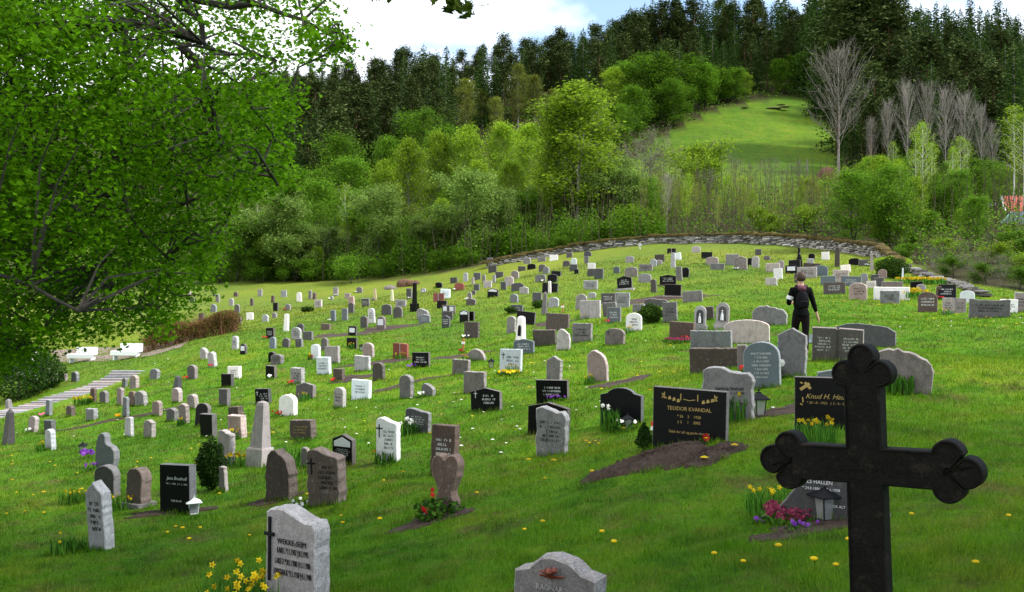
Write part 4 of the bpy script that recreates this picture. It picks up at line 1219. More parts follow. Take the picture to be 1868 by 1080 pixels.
for k, a in enumerate([(1190, 842, .80, .42, R(14), .085), (1290, 832, .6, .30, R(30), .05), (1420, 752, .7, .3, R(35), .03), (1440, 978, .4, .18, R(10), .02), (1130, 700, .9, .5, R(35), .03), (790, 948, .5, .28, R(10), .02),
                       (215, 765, 2.2, .18, R(25), .015), (310, 935, .7, .25, R(5), .02), (640, 690, .8, .5, R(0), .01), (755, 697, 1.5, .35, R(25), .01), (700, 660, 1.6, .5, R(15), .01), (620, 612, 1.6, .8, R(10), .01), (705, 600, 1.8, .8, R(20), .01),
                       (840, 650, 1.2, .7, R(15), .02), (500, 912, .5, .2, 0, .01), (1500, 960, .4, .25, 0, .01), (1010, 590, 1.0, .8, R(10), .02), (1200, 545, 3, 1.0, R(10), .01)]): soil(*a, seed=k)

# reddish gravel under the hedge
def strip(nm, top, bot, m, n=30, dz=.02):
    V = []; F = []
    for i in range(n + 1):
        t_ = i / n
        a = np.interp(t_, np.linspace(0, 1, len(top)), [p[0] for p in top]); b_ = np.interp(t_, np.linspace(0, 1, len(top)), [p[1] for p in top])
        c = np.interp(t_, np.linspace(0, 1, len(bot)), [p[0] for p in bot]); d = np.interp(t_, np.linspace(0, 1, len(bot)), [p[1] for p in bot])
        A = Vector(at(a, b_)); B = Vector(at(c, d))
        for k in range(7):
            p = A.lerp(B, k / 6); V.append((p.x, p.y, float(gz(p.x, p.y)) + dz))
    for i in range(n):
        for k in range(6): a = i * 7 + k; F.append((a, a + 1, a + 8, a + 7))
    o = link(nm, pmesh(nm, V, F, True), None, m); tag(o, kind='structure'); return o
strip('gravel_path', [(90, 640), (170, 635), (270, 632), (380, 606)], [(110, 661), (190, 659), (275, 650), (330, 634)], flat('reddish_gravel', (.19, .145, .12), .95, 0, .4, 25))
strip('ground_slab', [(1465, 628), (1500, 626)], [(1470, 612), (1497, 610)], SM['n'], 4, .03)

# stone steps
stp = empty('stone_steps', at(243, 680)); tag(stp, 'pale stone steps with dark risers climbing the left slope', 'steps')
pa = Vector(at(243, 680)); pb = Vector(at(-12, 765)); NS = 22
for k in range(NS + 1):
    p = pa.lerp(pb, k / NS); p.z = float(gz(p.x, p.y)) ; L = 1.55 if k > 2 else 1.55 + (3 - k) * .12; dep = (pa - pb).length / NS * .62
    vf = box(-L / 2, L / 2, -dep / 2, dep / 2, -.16, .10, .012)
    o = put(stp, 'step', vf, SM['l']); o.location = (p - pa) + Vector((rnd.uniform(-.05, .05), 0, 0)); o.rotation_euler = (0, rnd.uniform(-.01, .01), R(rnd.uniform(-2, 2)))

# benches
def bench(px, py, lab, rz):
    x, D, z = at(px, py); o = empty('park_bench', (x, D, z), rz); tag(o, lab, 'bench')
    put(o, 'seat', box(-.75, .75, -.25, .2, .38, .43), WHITEP)
    put(o, 'seat_apron', box(-.75, .75, -.27, -.252, .2, .40), WHITEP)
    put(o, 'backrest', join([box(-.45, .75, .22, .26, .40, .60), box(-.45, .75, .24, .28, .61, .80)]), WHITEP)
    for sx in (-.6, .6): put(o, 'leg', box(sx - .04, sx + .04, -.22, .22, -.05, .378), WHITEP)
bench(150, 660, 'left white bench by the reddish gravel above the steps', R(-4)); bench(231, 655, 'right white bench beside the reddish hedge above the steps', R(-4))

# ------------------------------------------------------------------ dry stone wall
WALLM, nt, b, out = nodes('dry_stones'); g = nt.nodes.new('ShaderNodeNewGeometry'); t = nt.nodes.new('ShaderNodeTexCoord')
r1 = ramp(nt, g.outputs['Random Per Island'], [(0.0, (.05, .045, .04)), (.3, (.20, .185, .18)), (.55, (.42, .39, .38)), (.75, (.12, .11, .10)), (1.0, (.58, .55, .55))])
n1 = noise(nt, t.outputs['Object'], 3, 6, .7); f1 = ramp(nt, n1.outputs['Fac'], [(.5, (0, 0, 0)), (.62, (.7,) * 3)]); m1 = mixc(nt, f1.outputs[0], r1.outputs[0], (.05, .05, .02))
nt.links.new(m1.outputs[0], b.inputs['Base Color']); b.inputs['Roughness'].default_value = .9
def wallrun(nm, pts, h0, h1, label, lay, moss=True, sl=(.25, .75)):
    P = [Vector(at(*p)) for p in pts]; seg = [(P[i + 1] - P[i]).length for i in range(len(P) - 1)]; T = sum(seg)
    def pos(d):
        for i, L in enumerate(seg):
            if d <= L or i == len(seg) - 1:
                a = P[i].lerp(P[i + 1], d / L); v = (P[i + 1] - P[i]); return a, math.atan2(v.y, v.x)
            d -= L
    rr = random.Random(9); parts = []; cap = []
    for c in range(lay):
        d = rr.uniform(0, .3)
        while d < T:
            L = rr.uniform(*sl); p, a = pos(d + L / 2); h = h0 + (h1 - h0) * d / T; ch = h / lay
            z = float(gz(p.x, p.y)) + c * ch - .05
            j = [rr.uniform(-.04, .04) for _ in range(6)]
            vf = slab([(-L / 2 + .01, 0), (L / 2 - .01, rr.uniform(0, .04)), (L / 2 - .02, ch * rr.uniform(.75, 1.05)), (rr.uniform(-.2, .2) * L, ch * rr.uniform(.85, 1.15)), (-L / 2 + .02, ch * rr.uniform(.75, 1.05))], .55 + j[0], .04)
            parts.append(shift(rotz(vf, a + j[1]), p.x + j[2] * 1.5, p.y + j[3] * 1.5, z)); d += L
    if moss:
        d = 0
        while d < T:
            L = rr.uniform(.3, .8); p, a = pos(d); h = h0 + (h1 - h0) * d / T
            vf = slab([(-L, 0), (L, 0), (L * .6, rr.uniform(.14, .3)), (-L * .5, rr.uniform(.12, .26))], .62 + rr.uniform(0, .1), .05)
            cap.append(shift(rotz(vf, a + rr.uniform(-.1, .1)), p.x, p.y, float(gz(p.x, p.y)) + h - .06)); d += L * .9
    o = empty(nm, tuple(P[0])); tag(o, label, 'wall'); iv = tuple(-c for c in P[0])
    put(o, 'stonework', shift(join(parts), *iv), WALLM)
    if moss: put(o, 'moss_cap', shift(join(cap), *iv), MOSS)
wallrun('dry_stone_wall', [(885, 490), (920, 481), (960, 474), (1010, 466), (1075, 456), (1120, 451), (1170, 447), (1250, 444), (1330, 443), (1400, 446), (1450, 449), (1500, 455), (1560, 463), (1605, 470)], .5, .85, 'long curved dry stone wall with mossy top along the crest of the graveyard', 5)
wallrun('flagstone_wall', [(1640, 490), (1690, 505), (1730, 517), (1760, 526), (1790, 538)], .35, .25, 'low flat flagstone wall stepping down at the right behind the daffodils', 2, False, (.8, 1.6))
wallrun('mossy_bank_wall', [(1606, 473), (1625, 480), (1642, 489)], .8, .35, 'short mossy wall end sloping down right of the dry stone wall', 3)

# ------------------------------------------------------------------ the walking person
def skin_mesh(pts, edges, rad, root=0, sub=2):
    me = bpy.data.meshes.new('s'); me.from_pydata([tuple(p) for p in pts], edges, []); me.update()
    o = bpy.data.objects.new('s', me); COL.objects.link(o)
    m = o.modifiers.new('skin', 'SKIN'); m.use_smooth_shade = True
    if not me.skin_vertices: me.attributes.new('skin', 'FLOAT', 'POINT') if False else None
    if me.skin_vertices:
        for i, r in enumerate(rad): me.skin_vertices[0].data[i].radius = r if isinstance(r, tuple) else (r, r)
        me.skin_vertices[0].data[root].use_root = True
    s = o.modifiers.new('sub', 'SUBSURF'); s.levels = sub; s.render_levels = sub
    dg = bpy.context.evaluated_depsgraph_get(); r = bpy.data.meshes.new_from_object(o.evaluated_get(dg))
    bpy.data.objects.remove(o); bpy.data.meshes.remove(me); return r
def chains(*ch):
    P = []; E = []; Rr = []; idx = {}
    for c in ch:
        prev = None
        for p, r in c:
            key = tuple(round(v, 4) for v in p)
            if key not in idx: idx[key] = len(P); P.append(p); Rr.append(r)
            k = idx[key]
            if prev is not None and prev != k: E.append((prev, k))
            prev = k
    return P, E, Rr
pel = (0, 0, .92)
px_, py_, pz_ = at(1461, 652)
SKIN = flat('skin', (.50, .30, .22), .55, 0, .05)
JKT = flat('black_jacket', (.004, .004, .005), .85); TRS = flat('dark_trousers', (.010, .007, .009), .85); BAG = flat('black_backpack', (.004, .004, .006), .7)
HAIR = flat('short_brown_hair', (.045, .025, .016), .6, 0, .3, 90); SCF = flat('maroon_hood', (.09, .03, .05), .9); SHOE = flat('dark_shoes', (.02, .018, .016), .6)
per = empty('person', (px_, py_, pz_), R(-6)); tag(per, 'person in black walking away uphill with a black backpack and maroon hood', 'person')
LH = (-.15, .24, 1.10); RH = (.335, -.01, .80)
body = [[(pel, (.105, .085)), ((0, 0, 1.08), (.12, .095)), ((0, 0, 1.25), (.15, .10)), ((0, -.005, 1.37), (.11, .085)), ((0, 0, 1.44), .055), ((0, .01, 1.50), .055), ((0, .018, 1.57), (.076, .09)), ((0, .015, 1.64), (.074, .09)), ((0, .012, 1.68), .05)],
        [((0, -.005, 1.37), (.11, .085)), ((.16, 0, 1.36), .058), ((.235, -.01, 1.12), .042), ((.305, -.01, .90), .028), (RH, (.036, .018))],
        [((0, -.005, 1.37), (.11, .085)), ((-.16, 0, 1.36), .058), ((-.235, .02, 1.10), .042), ((-.19, .20, 1.08), .028), (LH, (.034, .018))],
        [(pel, (.105, .085)), ((.085, 0, .84), .066), ((.095, .01, .48), .056), ((.095, -.06, .10), .038), ((.10, .05, .04), .036), ((.105, .14, .035), .028)],
        [(pel, (.105, .085)), ((-.085, 0, .84), .066), ((-.10, .13, .50), .056), ((-.11, .06, .16), .038), ((-.115, .17, .12), .034), ((-.12, .25, .11), .026)],
        [((0, .018, 1.57), (.076, .09)), ((0, .10, 1.565), .014)]]
for hx, dirx, base in ((1, .25, RH), (-1, .8, LH)):
    for k, (dx, L) in enumerate(((-.027, .060), (-.009, .072), (.009, .068), (.026, .052))):
        if hx > 0: a = (base[0] + .010, base[1] + dx, base[2] - .035); b2 = (base[0] + .020, base[1] + dx * 1.1, base[2] - .035 - L * .5); c2 = (base[0] + .008, base[1] + dx * 1.1, base[2] - .035 - L)
        else: a = (base[0] + .035, base[1] + .01, base[2] + dx); b2 = (base[0] + .035 + L * .5, base[1] + .015, base[2] + dx * 1.1); c2 = (base[0] + .035 + L, base[1] - .0, base[2] + dx * 1.1)
        body.append([(base, (.036, .018)), (a, .010), (b2, .009), (c2, .008)])
    if hx > 0: body.append([(base, (.036, .018)), ((base[0] - .005, base[1] + .045, base[2] - .005), .011), ((base[0], base[1] + .06, base[2] - .04), .009)])
    else: body.append([(base, (.036, .018)), ((base[0] + .01, base[1], base[2] + .045), .011), ((base[0] + .045, base[1], base[2] + .06), .009)])
P, E, Q = chains(*body); link('body', skin_mesh(P, E, Q), per, SKIN)
J = [[((0, 0, .78), (.18, .145)), ((0, 0, .88), (.195, .155)), ((0, 0, .98), (.145, .12)), ((0, 0, 1.10), (.135, .11)), ((0, 0, 1.26), (.168, .12)), ((0, -.005, 1.38), (.125, .10)), ((0, 0, 1.43), .07)],
     [((0, -.005, 1.38), (.125, .10)), ((.165, 0, 1.365), .072), ((.238, -.01, 1.12), .056), ((.302, -.01, .91), .040)],
     [((0, -.005, 1.38), (.125, .10)), ((-.165, 0, 1.365), .072), ((-.238, .02, 1.10), .056), ((-.195, .19, 1.08), .042)]]
P, E, Q = chains(*J); link('jacket', skin_mesh(P, E, Q), per, JKT)
T_ = [[((0, 0, .97), (.14, .115)), ((0, 0, .90), (.15, .125)), ((.09, 0, .80), .105), ((.095, .01, .48), .068), ((.095, -.055, .12), .052)], [((0, 0, .90), (.15, .125)), ((-.09, 0, .80), .105), ((-.10, .13, .50), .068), ((-.11, .065, .18), .052)]]
P, E, Q = chains(*T_); link('trousers', skin_mesh(P, E, Q), per, TRS)
for a, b2, c2 in (((.096, -.06, .06), (.10, .05, .045), (.107, .16, .038)), ((-.11, .06, .13), (-.115, .17, .115), (-.12, .27, .105))):
    P, E, Q = chains([(a, .045), (b2, .044), (c2, .032)]); link('shoe', skin_mesh(P, E, Q), per, SHOE)
P, E, Q = chains([((0, -.045, 1.53), (.085, .06)), ((0, -.035, 1.61), (.108, .100)), ((0, -.005, 1.685), (.095, .10)), ((0, .05, 1.70), (.05, .04))]); link('hair', skin_mesh(P, E, Q), per, HAIR)
for sx in (-1, 1): put(per, 'ear', shift(slab([(-.012, 0), (.012, 0), (.016, .04), (0, .055), (-.014, .04)], .012, .003), sx * .088, .02, 1.565), SKIN)
put(per, 'hood', join([tube([(.10 * math.cos(t), .075 * math.sin(t) - .02, 1.43 + .015 * math.sin(t)) for t in np.linspace(0, 6.283, 15)], [.038] * 15, 8), ball((0, -.10, 1.385), .09, 10, 8, .7)]), SCF)
P, E, Q = chains([((0, -.19, .98), (.14, .08)), ((0, -.20, 1.12), (.145, .085)), ((0, -.17, 1.27), (.12, .065)), ((0, -.15, 1.35), (.07, .04))])
bp_ = link('backpack', skin_mesh(P, E, Q), per, BAG)
put(bp_, 'front_pocket', shift(slab(prof('A', .19, .15, rnd), .05, .02), 0, -.30, 1.0), BAG)
for sx in (-1, 1): put(bp_, 'strap', tube([(sx * .07, -.14, 1.33), (sx * .10, -.07, 1.44), (sx * .12, .07, 1.40), (sx * .11, .13, 1.22), (sx * .12, .02, 1.02)], [.022] * 5, 6), BAG)
put(per, 'armband', tube([(-.20, .01, 1.24), (-.222, .015, 1.17)], [.072, .070], 10), flat('white_violet_cloth', (.75, .72, .85), .7))

# ------------------------------------------------------------------ trees
BARK = dict(dark=flat('dark_bark', (.045, .038, .03), .9, 0, .4, 8), grey=flat('grey_bark', (.20, .18, .16), .9, 0, .4, 8), birch=flat('birch_bark', (.55, .53, .50), .8, 0, .35, 12), pine=flat('pine_bark', (.16, .085, .05), .9, 0, .4, 6), brown=flat('brown_bark', (.11, .085, .06), .9, 0, .4, 6), pink=flat('pale_twigs', (.27, .245, .22), .9, 0, .3, 6))
def mktree(rg, h, crown0, rad, limbs, sub, lean=.05, up=.6, r0=None, stems=1, rnds=1.0, droop=0.0):
    """returns tubes and tips: trunk(s), limbs and sub-limbs with real joints"""
    T = []; tips = []; r0 = r0 or h * .012
    for s_ in range(stems):
        a0 = rg.uniform(0, 6.28); out = (0 if stems == 1 else rg.uniform(.06, .2)) * h
        pts = []; n = 8
        for i in range(n + 1):
            t_ = i / n; pts.append(Vector((out * math.cos(a0) * t_ ** .8 + rg.normal() * lean * h * .15 * t_, out * math.sin(a0) * t_ ** .8 + rg.normal() * lean * h * .15 * t_, h * t_ * (1 if stems == 1 else rg.uniform(.9, 1)) - .1)))
        pts = [pts[0]] + pts[1:]
        rad_ = [r0 * (1 - .85 * i / n) / math.sqrt(stems) for i in range(n + 1)]; T.append((pts, rad_, 6))
        for l in range(limbs // stems):
            t_ = crown0 + (1 - crown0) * (l + rg.random()) / (limbs // stems); t_ = min(t_, .98); k = t_ * n; i = int(k); p = pts[i].lerp(pts[min(i + 1, n)], k - i)
            az = l * 2.4 + rg.normal() * .4; q = (t_ - crown0) / (1 - crown0)
            L = rad * (math.sin(math.pi * min(1, q * .85 + .15)) ** .6) * rg.uniform(.75, 1.1) * rnds
            u = up + q * .8; d = Vector((math.cos(az), math.sin(az), u)).normalized(); lp = [p]
            for j in range(1, 5):
                d = (d + Vector((rg.normal() * .12, rg.normal() * .12, rg.normal() * .08 - droop * .25))).normalized(); lp.append(lp[-1] + d * L / 4)
            rl = r0 * .32 * (1 - t_ * .6) / math.sqrt(stems); T.append((lp, [rl * (1 - .8 * j / 4) + .006 for j in range(5)], 4))
            for m in range(sub):
                k = rg.uniform(1, 4); i = int(min(k, 3.999)); p2 = lp[i].lerp(lp[i + 1], k - i); a = az + rg.normal() * .9
                d2 = Vector((math.cos(a), math.sin(a), up * .6 + rg.normal() * .5 + .2)).normalized(); L2 = L * rg.uniform(.25, .5); sp = [p2, p2 + d2 * L2 * .5 + Vector((0, 0, .02)), p2 + d2 * L2 + Vector((0, 0, -droop * L2 * .5))]
                T.append((sp, [rl * .4 + .004, rl * .25 + .004, .005], 3)); tips.append((sp[0], sp[1], sp[2]))
            tips.append((lp[2], lp[3], lp[4]))
        tips.append((pts[-3], pts[-2], pts[-1]))
    return T, tips
def tubes(T): return join([tube(p, r, n) for p, r, n in T])
def leafcloud(tips, n, spread, size, rg, up=.3, hang=0.0, aspect=.55):
    t = np.array([[tuple(a) for a in q] for q in tips]); k = rg.integers(0, len(t), n); u = rg.random(n)[:, None] * 2
    C = np.where(u < 1, t[k, 0] * (1 - u) + t[k, 1] * u, t[k, 1] * (2 - u) + t[k, 2] * (u - 1)) + rg.normal(size=(n, 3)) * spread; C[:, 2] -= hang * rg.random(n)
    return cards(C, size, rg, up, aspect)
LM = dict(willow=leaf_mat('willow_leaves', (.095, .175, .030), (.22, .33, .070), .45), bright=leaf_mat('fresh_birch_leaves', (.13, .24, .012), (.29, .44, .03), .5), olive=leaf_mat('olive_birch_leaves', (.12, .16, .02), (.22, .26, .04), .4),
          green=leaf_mat('mid_green_leaves', (.055, .14, .010), (.14, .28, .018), .45), grey=leaf_mat('grey_green_buds', (.09, .105, .05), (.17, .18, .09), .3), spruce=leaf_mat('spruce_needles', (.024, .054, .012), (.06, .115, .022), .1, .8), pine=leaf_mat('pine_needles', (.038, .062, .018), (.090, .125, .036), .1, .8))
PROTO = {}
def proto(key, T, leaf, lmat, bark, h):
    tm = pmesh('trunk', *tubes(T), True); tm.materials.append(BARK[bark]); cm = None
    if leaf is not None: cm = nmesh('crown', leaf[0], leaf[1], leaf[1].shape[1]); cm.materials.append(lmat)
    PROTO.setdefault(key, []).append((tm, cm, h))
for v in range(3):
    g = np.random.default_rng(100 + v)
    T, tp_ = mktree(g, 8, .18, 3.3, 30, 5, .05, .7, .10, 5, 1.0); proto('willow', T, leafcloud(tp_, 15000, .28, .17, g), LM['willow'], 'dark', 8)
    T, tp_ = mktree(g, 13, .14, 2.9, 44, 6, .04, 1.0, .13, 1); proto('bright', T, leafcloud(tp_, 17000, .34, .17, g, .2), LM['bright'], 'grey', 13)
    T, tp_ = mktree(g, 12, .2, 2.5, 40, 6, .04, 1.5, .12, 1); proto('olive', T, leafcloud(tp_, 10000, .28, .16, g, .2), LM['olive'], 'grey', 12)
    T, tp_ = mktree(g, 9, .12, 2.8, 34, 6, .06, .8, .10, 2); proto('green', T, leafcloud(tp_, 12000, .36, .17, g), LM['green'], 'dark', 9)
    T, tp_ = mktree(g, 12, .34, 3.4, 30, 14, .03, 1.4, .13, 1, 1.1)
    T += [([q[1], q[2], q[2] + (q[2] - q[1]) * .9 + Vector((g.normal() * .2, g.normal() * .2, .4))], [.012, .010, .004], 3) for q in tp_]; proto('bare', T, None, None, 'pink' if v else 'grey', 12)
    T, tp_ = mktree(g, 9, .30, 1.3, 20, 5, .05, 1.6, .05, 2); proto('sapling', T, leafcloud(tp_, 2300, .24, .12, g), LM['olive'] if v < 2 else LM['bright'], 'grey' if v == 1 else 'brown', 9)
    T, tp_ = mktree(g, 12, .35, 1.7, 26, 5, .02, 1.0, .085, 1); proto('birch', T, leafcloud(tp_, 2600, .22, .14, g), LM['bright'], 'birch', 12)
    T, tp_ = mktree(g, 5, .2, 2.2, 24, 9, .08, .8, .08, 3); proto('greybush', T, leafcloud(tp_, 1800, .2, .11, g), LM['grey'], 'grey', 5)
    T, tp_ = mktree(g, 2.6, .1, 1.6, 24, 5, .08, .7, .04, 5); proto('bush', T, leafcloud(tp_, 4200, .22, .13, g), LM['bright'] if v == 0 else LM['green'], 'dark', 2.6)
    # spruce
    h = 17; Cs = []; Us = []; Ws = []
    for z in np.arange(1.0, h, .36):
        q = z / h; RR = 3.7 * (1 - q) ** .85 + .15; nb = int(10 + 11 * (1 - q))
        for b_ in range(nb):
            a = g.uniform(0, 6.28); L = RR * g.uniform(.7, 1.12)
            for m in range(max(2, int(L / .45))):
                u = (m + .7) * .45; d = np.array([math.cos(a), math.sin(a), -.28 - .1 * (1 - q)])
                c = np.array([0, 0, z]) + d * min(u, L) + g.normal(size=3) * .08; s_ = .42 * (1 - .3 * u / RR) * g.uniform(.7, 1.2)
                side = np.array([-math.sin(a), math.cos(a), 0]) * g.choice([-1, 1]) * .8 + d * .5 + np.array([0, 0, -.35 * g.random()])
                Cs.append(c); Us.append(side * s_ * .75); Ws.append(np.array([d[0] * .25, d[1] * .25, .32]) * s_ * .8)
    Cs.append(np.array([0, 0, h])); Us.append(np.array([0, 0, .8])); Ws.append(np.array([.12, 0, 0]))
    Cs = np.array(Cs); Us = np.array(Us); Ws = np.array(Ws)
    V = np.stack([Cs + Us, Cs + Ws, Cs - Us * .6, Cs - Ws], 1).reshape(-1, 3)
    proto('spruce', [([(0, 0, -.3), (0, 0, h * .5), (0, 0, h)], [.22, .13, .02], 6)], (V, np.arange(len(V)).reshape(-1, 4)), LM['spruce'], 'dark', h)
    # pine
    h = 16; T = []; tp_ = []; pts = [Vector((0, 0, -.3)), Vector((g.normal() * .2, g.normal() * .2, h * .4)), Vector((g.normal() * .4, g.normal() * .4, h * .75)), Vector((g.normal() * .4, 0, h * .97))]
    T.append((pts, [.2, .17, .11, .03], 6))
    for b_ in range(54):
        t_ = g.uniform(.28, 1.0); p = pts[1].lerp(pts[2], (t_ - .4) / .35) if t_ < .75 else pts[2].lerp(pts[3], (t_ - .75) / .25); a = g.uniform(0, 6.28); L = (2.7 - 2.0 * abs(t_ - .68) / .32) * g.uniform(.5, 1.1)
        e = p + Vector((math.cos(a), math.sin(a), .25)) * L; T.append(([p, p.lerp(e, .5) - Vector((0, 0, .1)), e], [.05, .035, .02], 4)); tp_.append((p.lerp(e, .55), p.lerp(e, .8), e))
    lf = leafcloud(tp_, 6000, .48, .42, g, .6, 0, .4); proto('pine', T, lf, LM['pine'], 'pine', h)
KN = dict(willow='willow_tree', bright='deciduous_tree', olive='birch_tree', green='deciduous_tree', bare='bare_tree', sapling='sapling', birch='white_birch', greybush='budding_bush', bush='bush', spruce='spruce_tree', pine='pine_tree')
CATN = dict(willow='tree', bright='tree', olive='tree', green='tree', bare='tree', sapling='tree', birch='tree', greybush='bush', bush='bush', spruce='tree', pine='tree')
tcount = 0
def tree(kind, px, D, ytop=None, hgt=None, label=None, group=None, wide=1.0, v=None):
    global tcount; tcount += 1
    tm, cm, h0 = PROTO[kind][(tcount * 7 + tcount // 3) % 3 if v is None else v]
    p = gpt(px, D)
    if ytop is not None: hgt = (CY - ytop) / F0 * D - p.z
    if hgt < 1: hgt = 1
    k = hgt / h0; o = empty(KN[kind], tuple(p), rnd.uniform(0, 6.28)); w = k * wide if hgt < 24 else k * wide
    kw = w * rnd.uniform(.92, 1.12); o.scale = (kw, kw, k)
    link('trunk', tm, o); 
    if cm: link('crown', cm, o)
    if kind not in ('spruce', 'pine', 'willow') and group and 'filling' not in group:
        ps = [(380, 'beside the maple crown'), (470, 'above the far left lawn'), (560, 'left of the brown heap'), (640, 'above the thin middle lawn edge'), (730, 'above the brown heap'), (800, 'left of the tallest willow'), (870, 'above the left wall end'),
              (950, 'right of the tallest willow'), (1030, 'just left of the tallest birch'), (1110, 'just right of the tallest birch'), (1180, 'by the lower left corner of the field'), (1260, 'above the middle of the wall'), (1340, 'straight above the upper lawn'),
              (1420, 'left of the walker\'s line'), (1490, 'just left of the lone bare tree'), (1560, 'just right of the lone bare tree'), (1620, 'above the wall\'s right end'), (1690, 'above the flagstones'), (1760, 'above the far right graves'), (1840, 'near the red-roofed house')]
        tall = 'tall ' if ytop is not None and (p.z * -F0 / D + CY - ytop) > 150 else 'short ' if ytop is not None and (p.z * -F0 / D + CY - ytop) < 70 else ''
        w_ = (tall + label.split(' among ')[0].split(' in the ')[0].split(' below ')[0].split(' behind ')[0].split(' at the ')[0].split(' growing ')[0] + ' ' + min(ps, key=lambda q: abs(q[0] - px))[1]).split()
        label = ' '.join(w_) if len(w_) <= 16 else label
    tag(o, label, CATN[kind], group); return o
# row of willows along the lower edge of the lawn
for a in [(400, 95, 395, 'leftmost round grey-green willow right beside the big maple crown'), (455, 96, 440, 'small grey-green willow with forked dark stems at the lawn edge'), (520, 94, 365, 'domed grey-green willow left of the thin pale trunk'), (600, 96, 420, 'thin olive willow at the lawn edge behind distant graves'),
          (690, 93, 348, 'broad grey-green willow in the middle of the lawn edge'), (765, 93, 400, 'low grey-green willow filling the gap between two bigger ones'), (845, 90, 322, 'tallest dark grey-green willow above the left wall end'), (350, 97, 430, 'grey-green willow mostly hidden by the maple'), (898, 92, 350, 'pale grey-green willow with whitish blossoms above the wall start')]:
    tree('willow', a[0], a[1], a[2], label=a[3], group='willows along the lawn edge', wide=1.15)
for k, a in enumerate([(745, 112, 262), (800, 116, 250), (855, 116, 238), (915, 118, 232), (965, 108, 235), (930, 100, 300), (1000, 100, 290), (1115, 97, 305), (1090, 104, 240), (1145, 102, 330), (870, 104, 300), (705, 110, 300), (1010, 112, 225), (1170, 96, 350)]):
    tree('bright', *a, label='fresh yellow-green birch in the grove behind the wall', group='yellow-green trees behind the left wall', wide=1.25)
tree('bright', 1055, 96, 165, label='tallest feathery yellow-green birch rising behind the wall', group='yellow-green trees behind the left wall', wide=1.7, v=1)
tree('bright', 1020, 98, 190, label='feathery yellow-green birch just left of the tallest one', group='yellow-green trees behind the left wall', wide=1.3)
for k, a in enumerate([(620, 130, 250), (660, 122, 290), (565, 120, 310), (515, 118, 320), (760, 150, 205), (720, 145, 255), (600, 112, 330), (1105, 130, 290), (640, 108, 350), (560, 104, 370), (480, 120, 330), (810, 140, 235)]):
    tree('green', *a, label='mid green leafy tree on the shaded left hillside', group='mid green trees on the left hillside', wide=1.2)
for a in [(850, 185, 148), (880, 190, 165), (945, 182, 122), (975, 185, 140), (1010, 180, 165), (905, 175, 180), (780, 160, 215), (1060, 175, 150)]:
    tree('olive', *a, label='olive-green birch just coming into leaf before the dark conifers', group='olive birches before the conifers', wide=1.3)
for a in [(1120, 176, 128), (1150, 178, 112), (1185, 178, 108), (1215, 180, 104), (1250, 184, 100), (1285, 186, 122), (1335, 190, 125), (1360, 192, 135), (1165, 168, 160), (1230, 174, 150), (1430, 200, 110), (1455, 203, 100), (1310, 190, 130), (1135, 160, 190)]:
    tree('green' if a[0] % 4 else 'bright', *a, label='bright green broadleaf at the upper edge of the hillside field', group='broadleaf trees above the field', wide=1.5)
for k, a in enumerate([(1185, 128, 240), (1210, 120, 275), (1245, 126, 270), (1300, 124, 262), (1340, 122, 290), (1370, 118, 300), (1400, 120, 290), (1175, 118, 260), (1430, 118, 310), (1455, 120, 295), (1235, 112, 320), (1290, 110, 310)]):
    tree('greybush', *a, label='sparse grey budding bush below the hillside field', group='grey bushes below the field', wide=1.1)
for a in [(1275, 118, 272), (1290, 114, 300), (1115, 112, 320), (1480, 106, 330), (1255, 108, 350), (1385, 86, 385), (1410, 84, 395), (1470, 86, 380), (1190, 90, 395), (1160, 90, 385)]:
    tree('bush', *a, label='bright green bush among the thicket stems behind the wall', group='bright bushes behind the wall', wide=1.3, v=0)
for k in range(56):
    px = random.Random(k * 3 + 1).uniform(430, 1190); D = random.Random(k * 5 + 2).uniform(93, 104); base = CY - float(gz((px - CX) / F0 * D, D)) / D * F0
    tree(('bright', 'green', 'green', 'willow')[k % 4], px, D, base - random.Random(k).uniform(55, 120), label='young leafy tree filling the lower grove behind the lawn edge', group='young trees filling the lower grove', wide=1.5)
# thicket of thin stems right behind the wall
r3 = random.Random(21)
for k in range(120):
    px = r3.uniform(1130, 1580); D = r3.uniform(84, 106) if px > 1250 else r3.uniform(88, 106); top = np.interp(px, [1130, 1200, 1260, 1400, 1500, 1580], [360, 318, 318, 335, 325, 300]) + r3.uniform(-12, 55)
    tree('sapling', px, D, top, label='thin pale-stemmed sapling in the thicket behind the wall', group='thin saplings behind the wall', wide=r3.uniform(.7, 1.1))
tree('bare', 1217, 88, 325, label='pale forked bare sapling rising over the wall left of the thicket', wide=.5, v=2)
tree('bare', 1530, 112, 108, label='large bare grey tree standing alone at the right end of the field', wide=.95, v=0)
for a in [(1655, 118, 165), (1690, 112, 168), (1725, 116, 175), (1760, 110, 185), (1790, 112, 205), (1620, 122, 195), (1590, 120, 225), (1810, 108, 235)]:
    tree('bare', *a, label='leafless pinkish-grey tree in the bare stand at right', group='bare trees at right', wide=.5)
for a in [(1683, 88, 225), (1700, 90, 260), (1738, 84, 270), (1752, 88, 250), (1560, 95, 340), (1670, 92, 240), (1630, 98, 260), (1850, 96, 195), (1868, 92, 210), (1765, 90, 260), (630, 100, 335), (470, 100, 360), (612, 95, 460), (1640, 86, 300)]:
    tree('birch', *a, label='slender white-trunked birch standing among the right-hand thicket' if a[0] > 1000 else 'slender white-trunked birch behind the willows', group='white birches at right' if a[0] > 1000 else 'white birches behind the willows', wide=1.0 if a[0] < 1800 else 1.6)
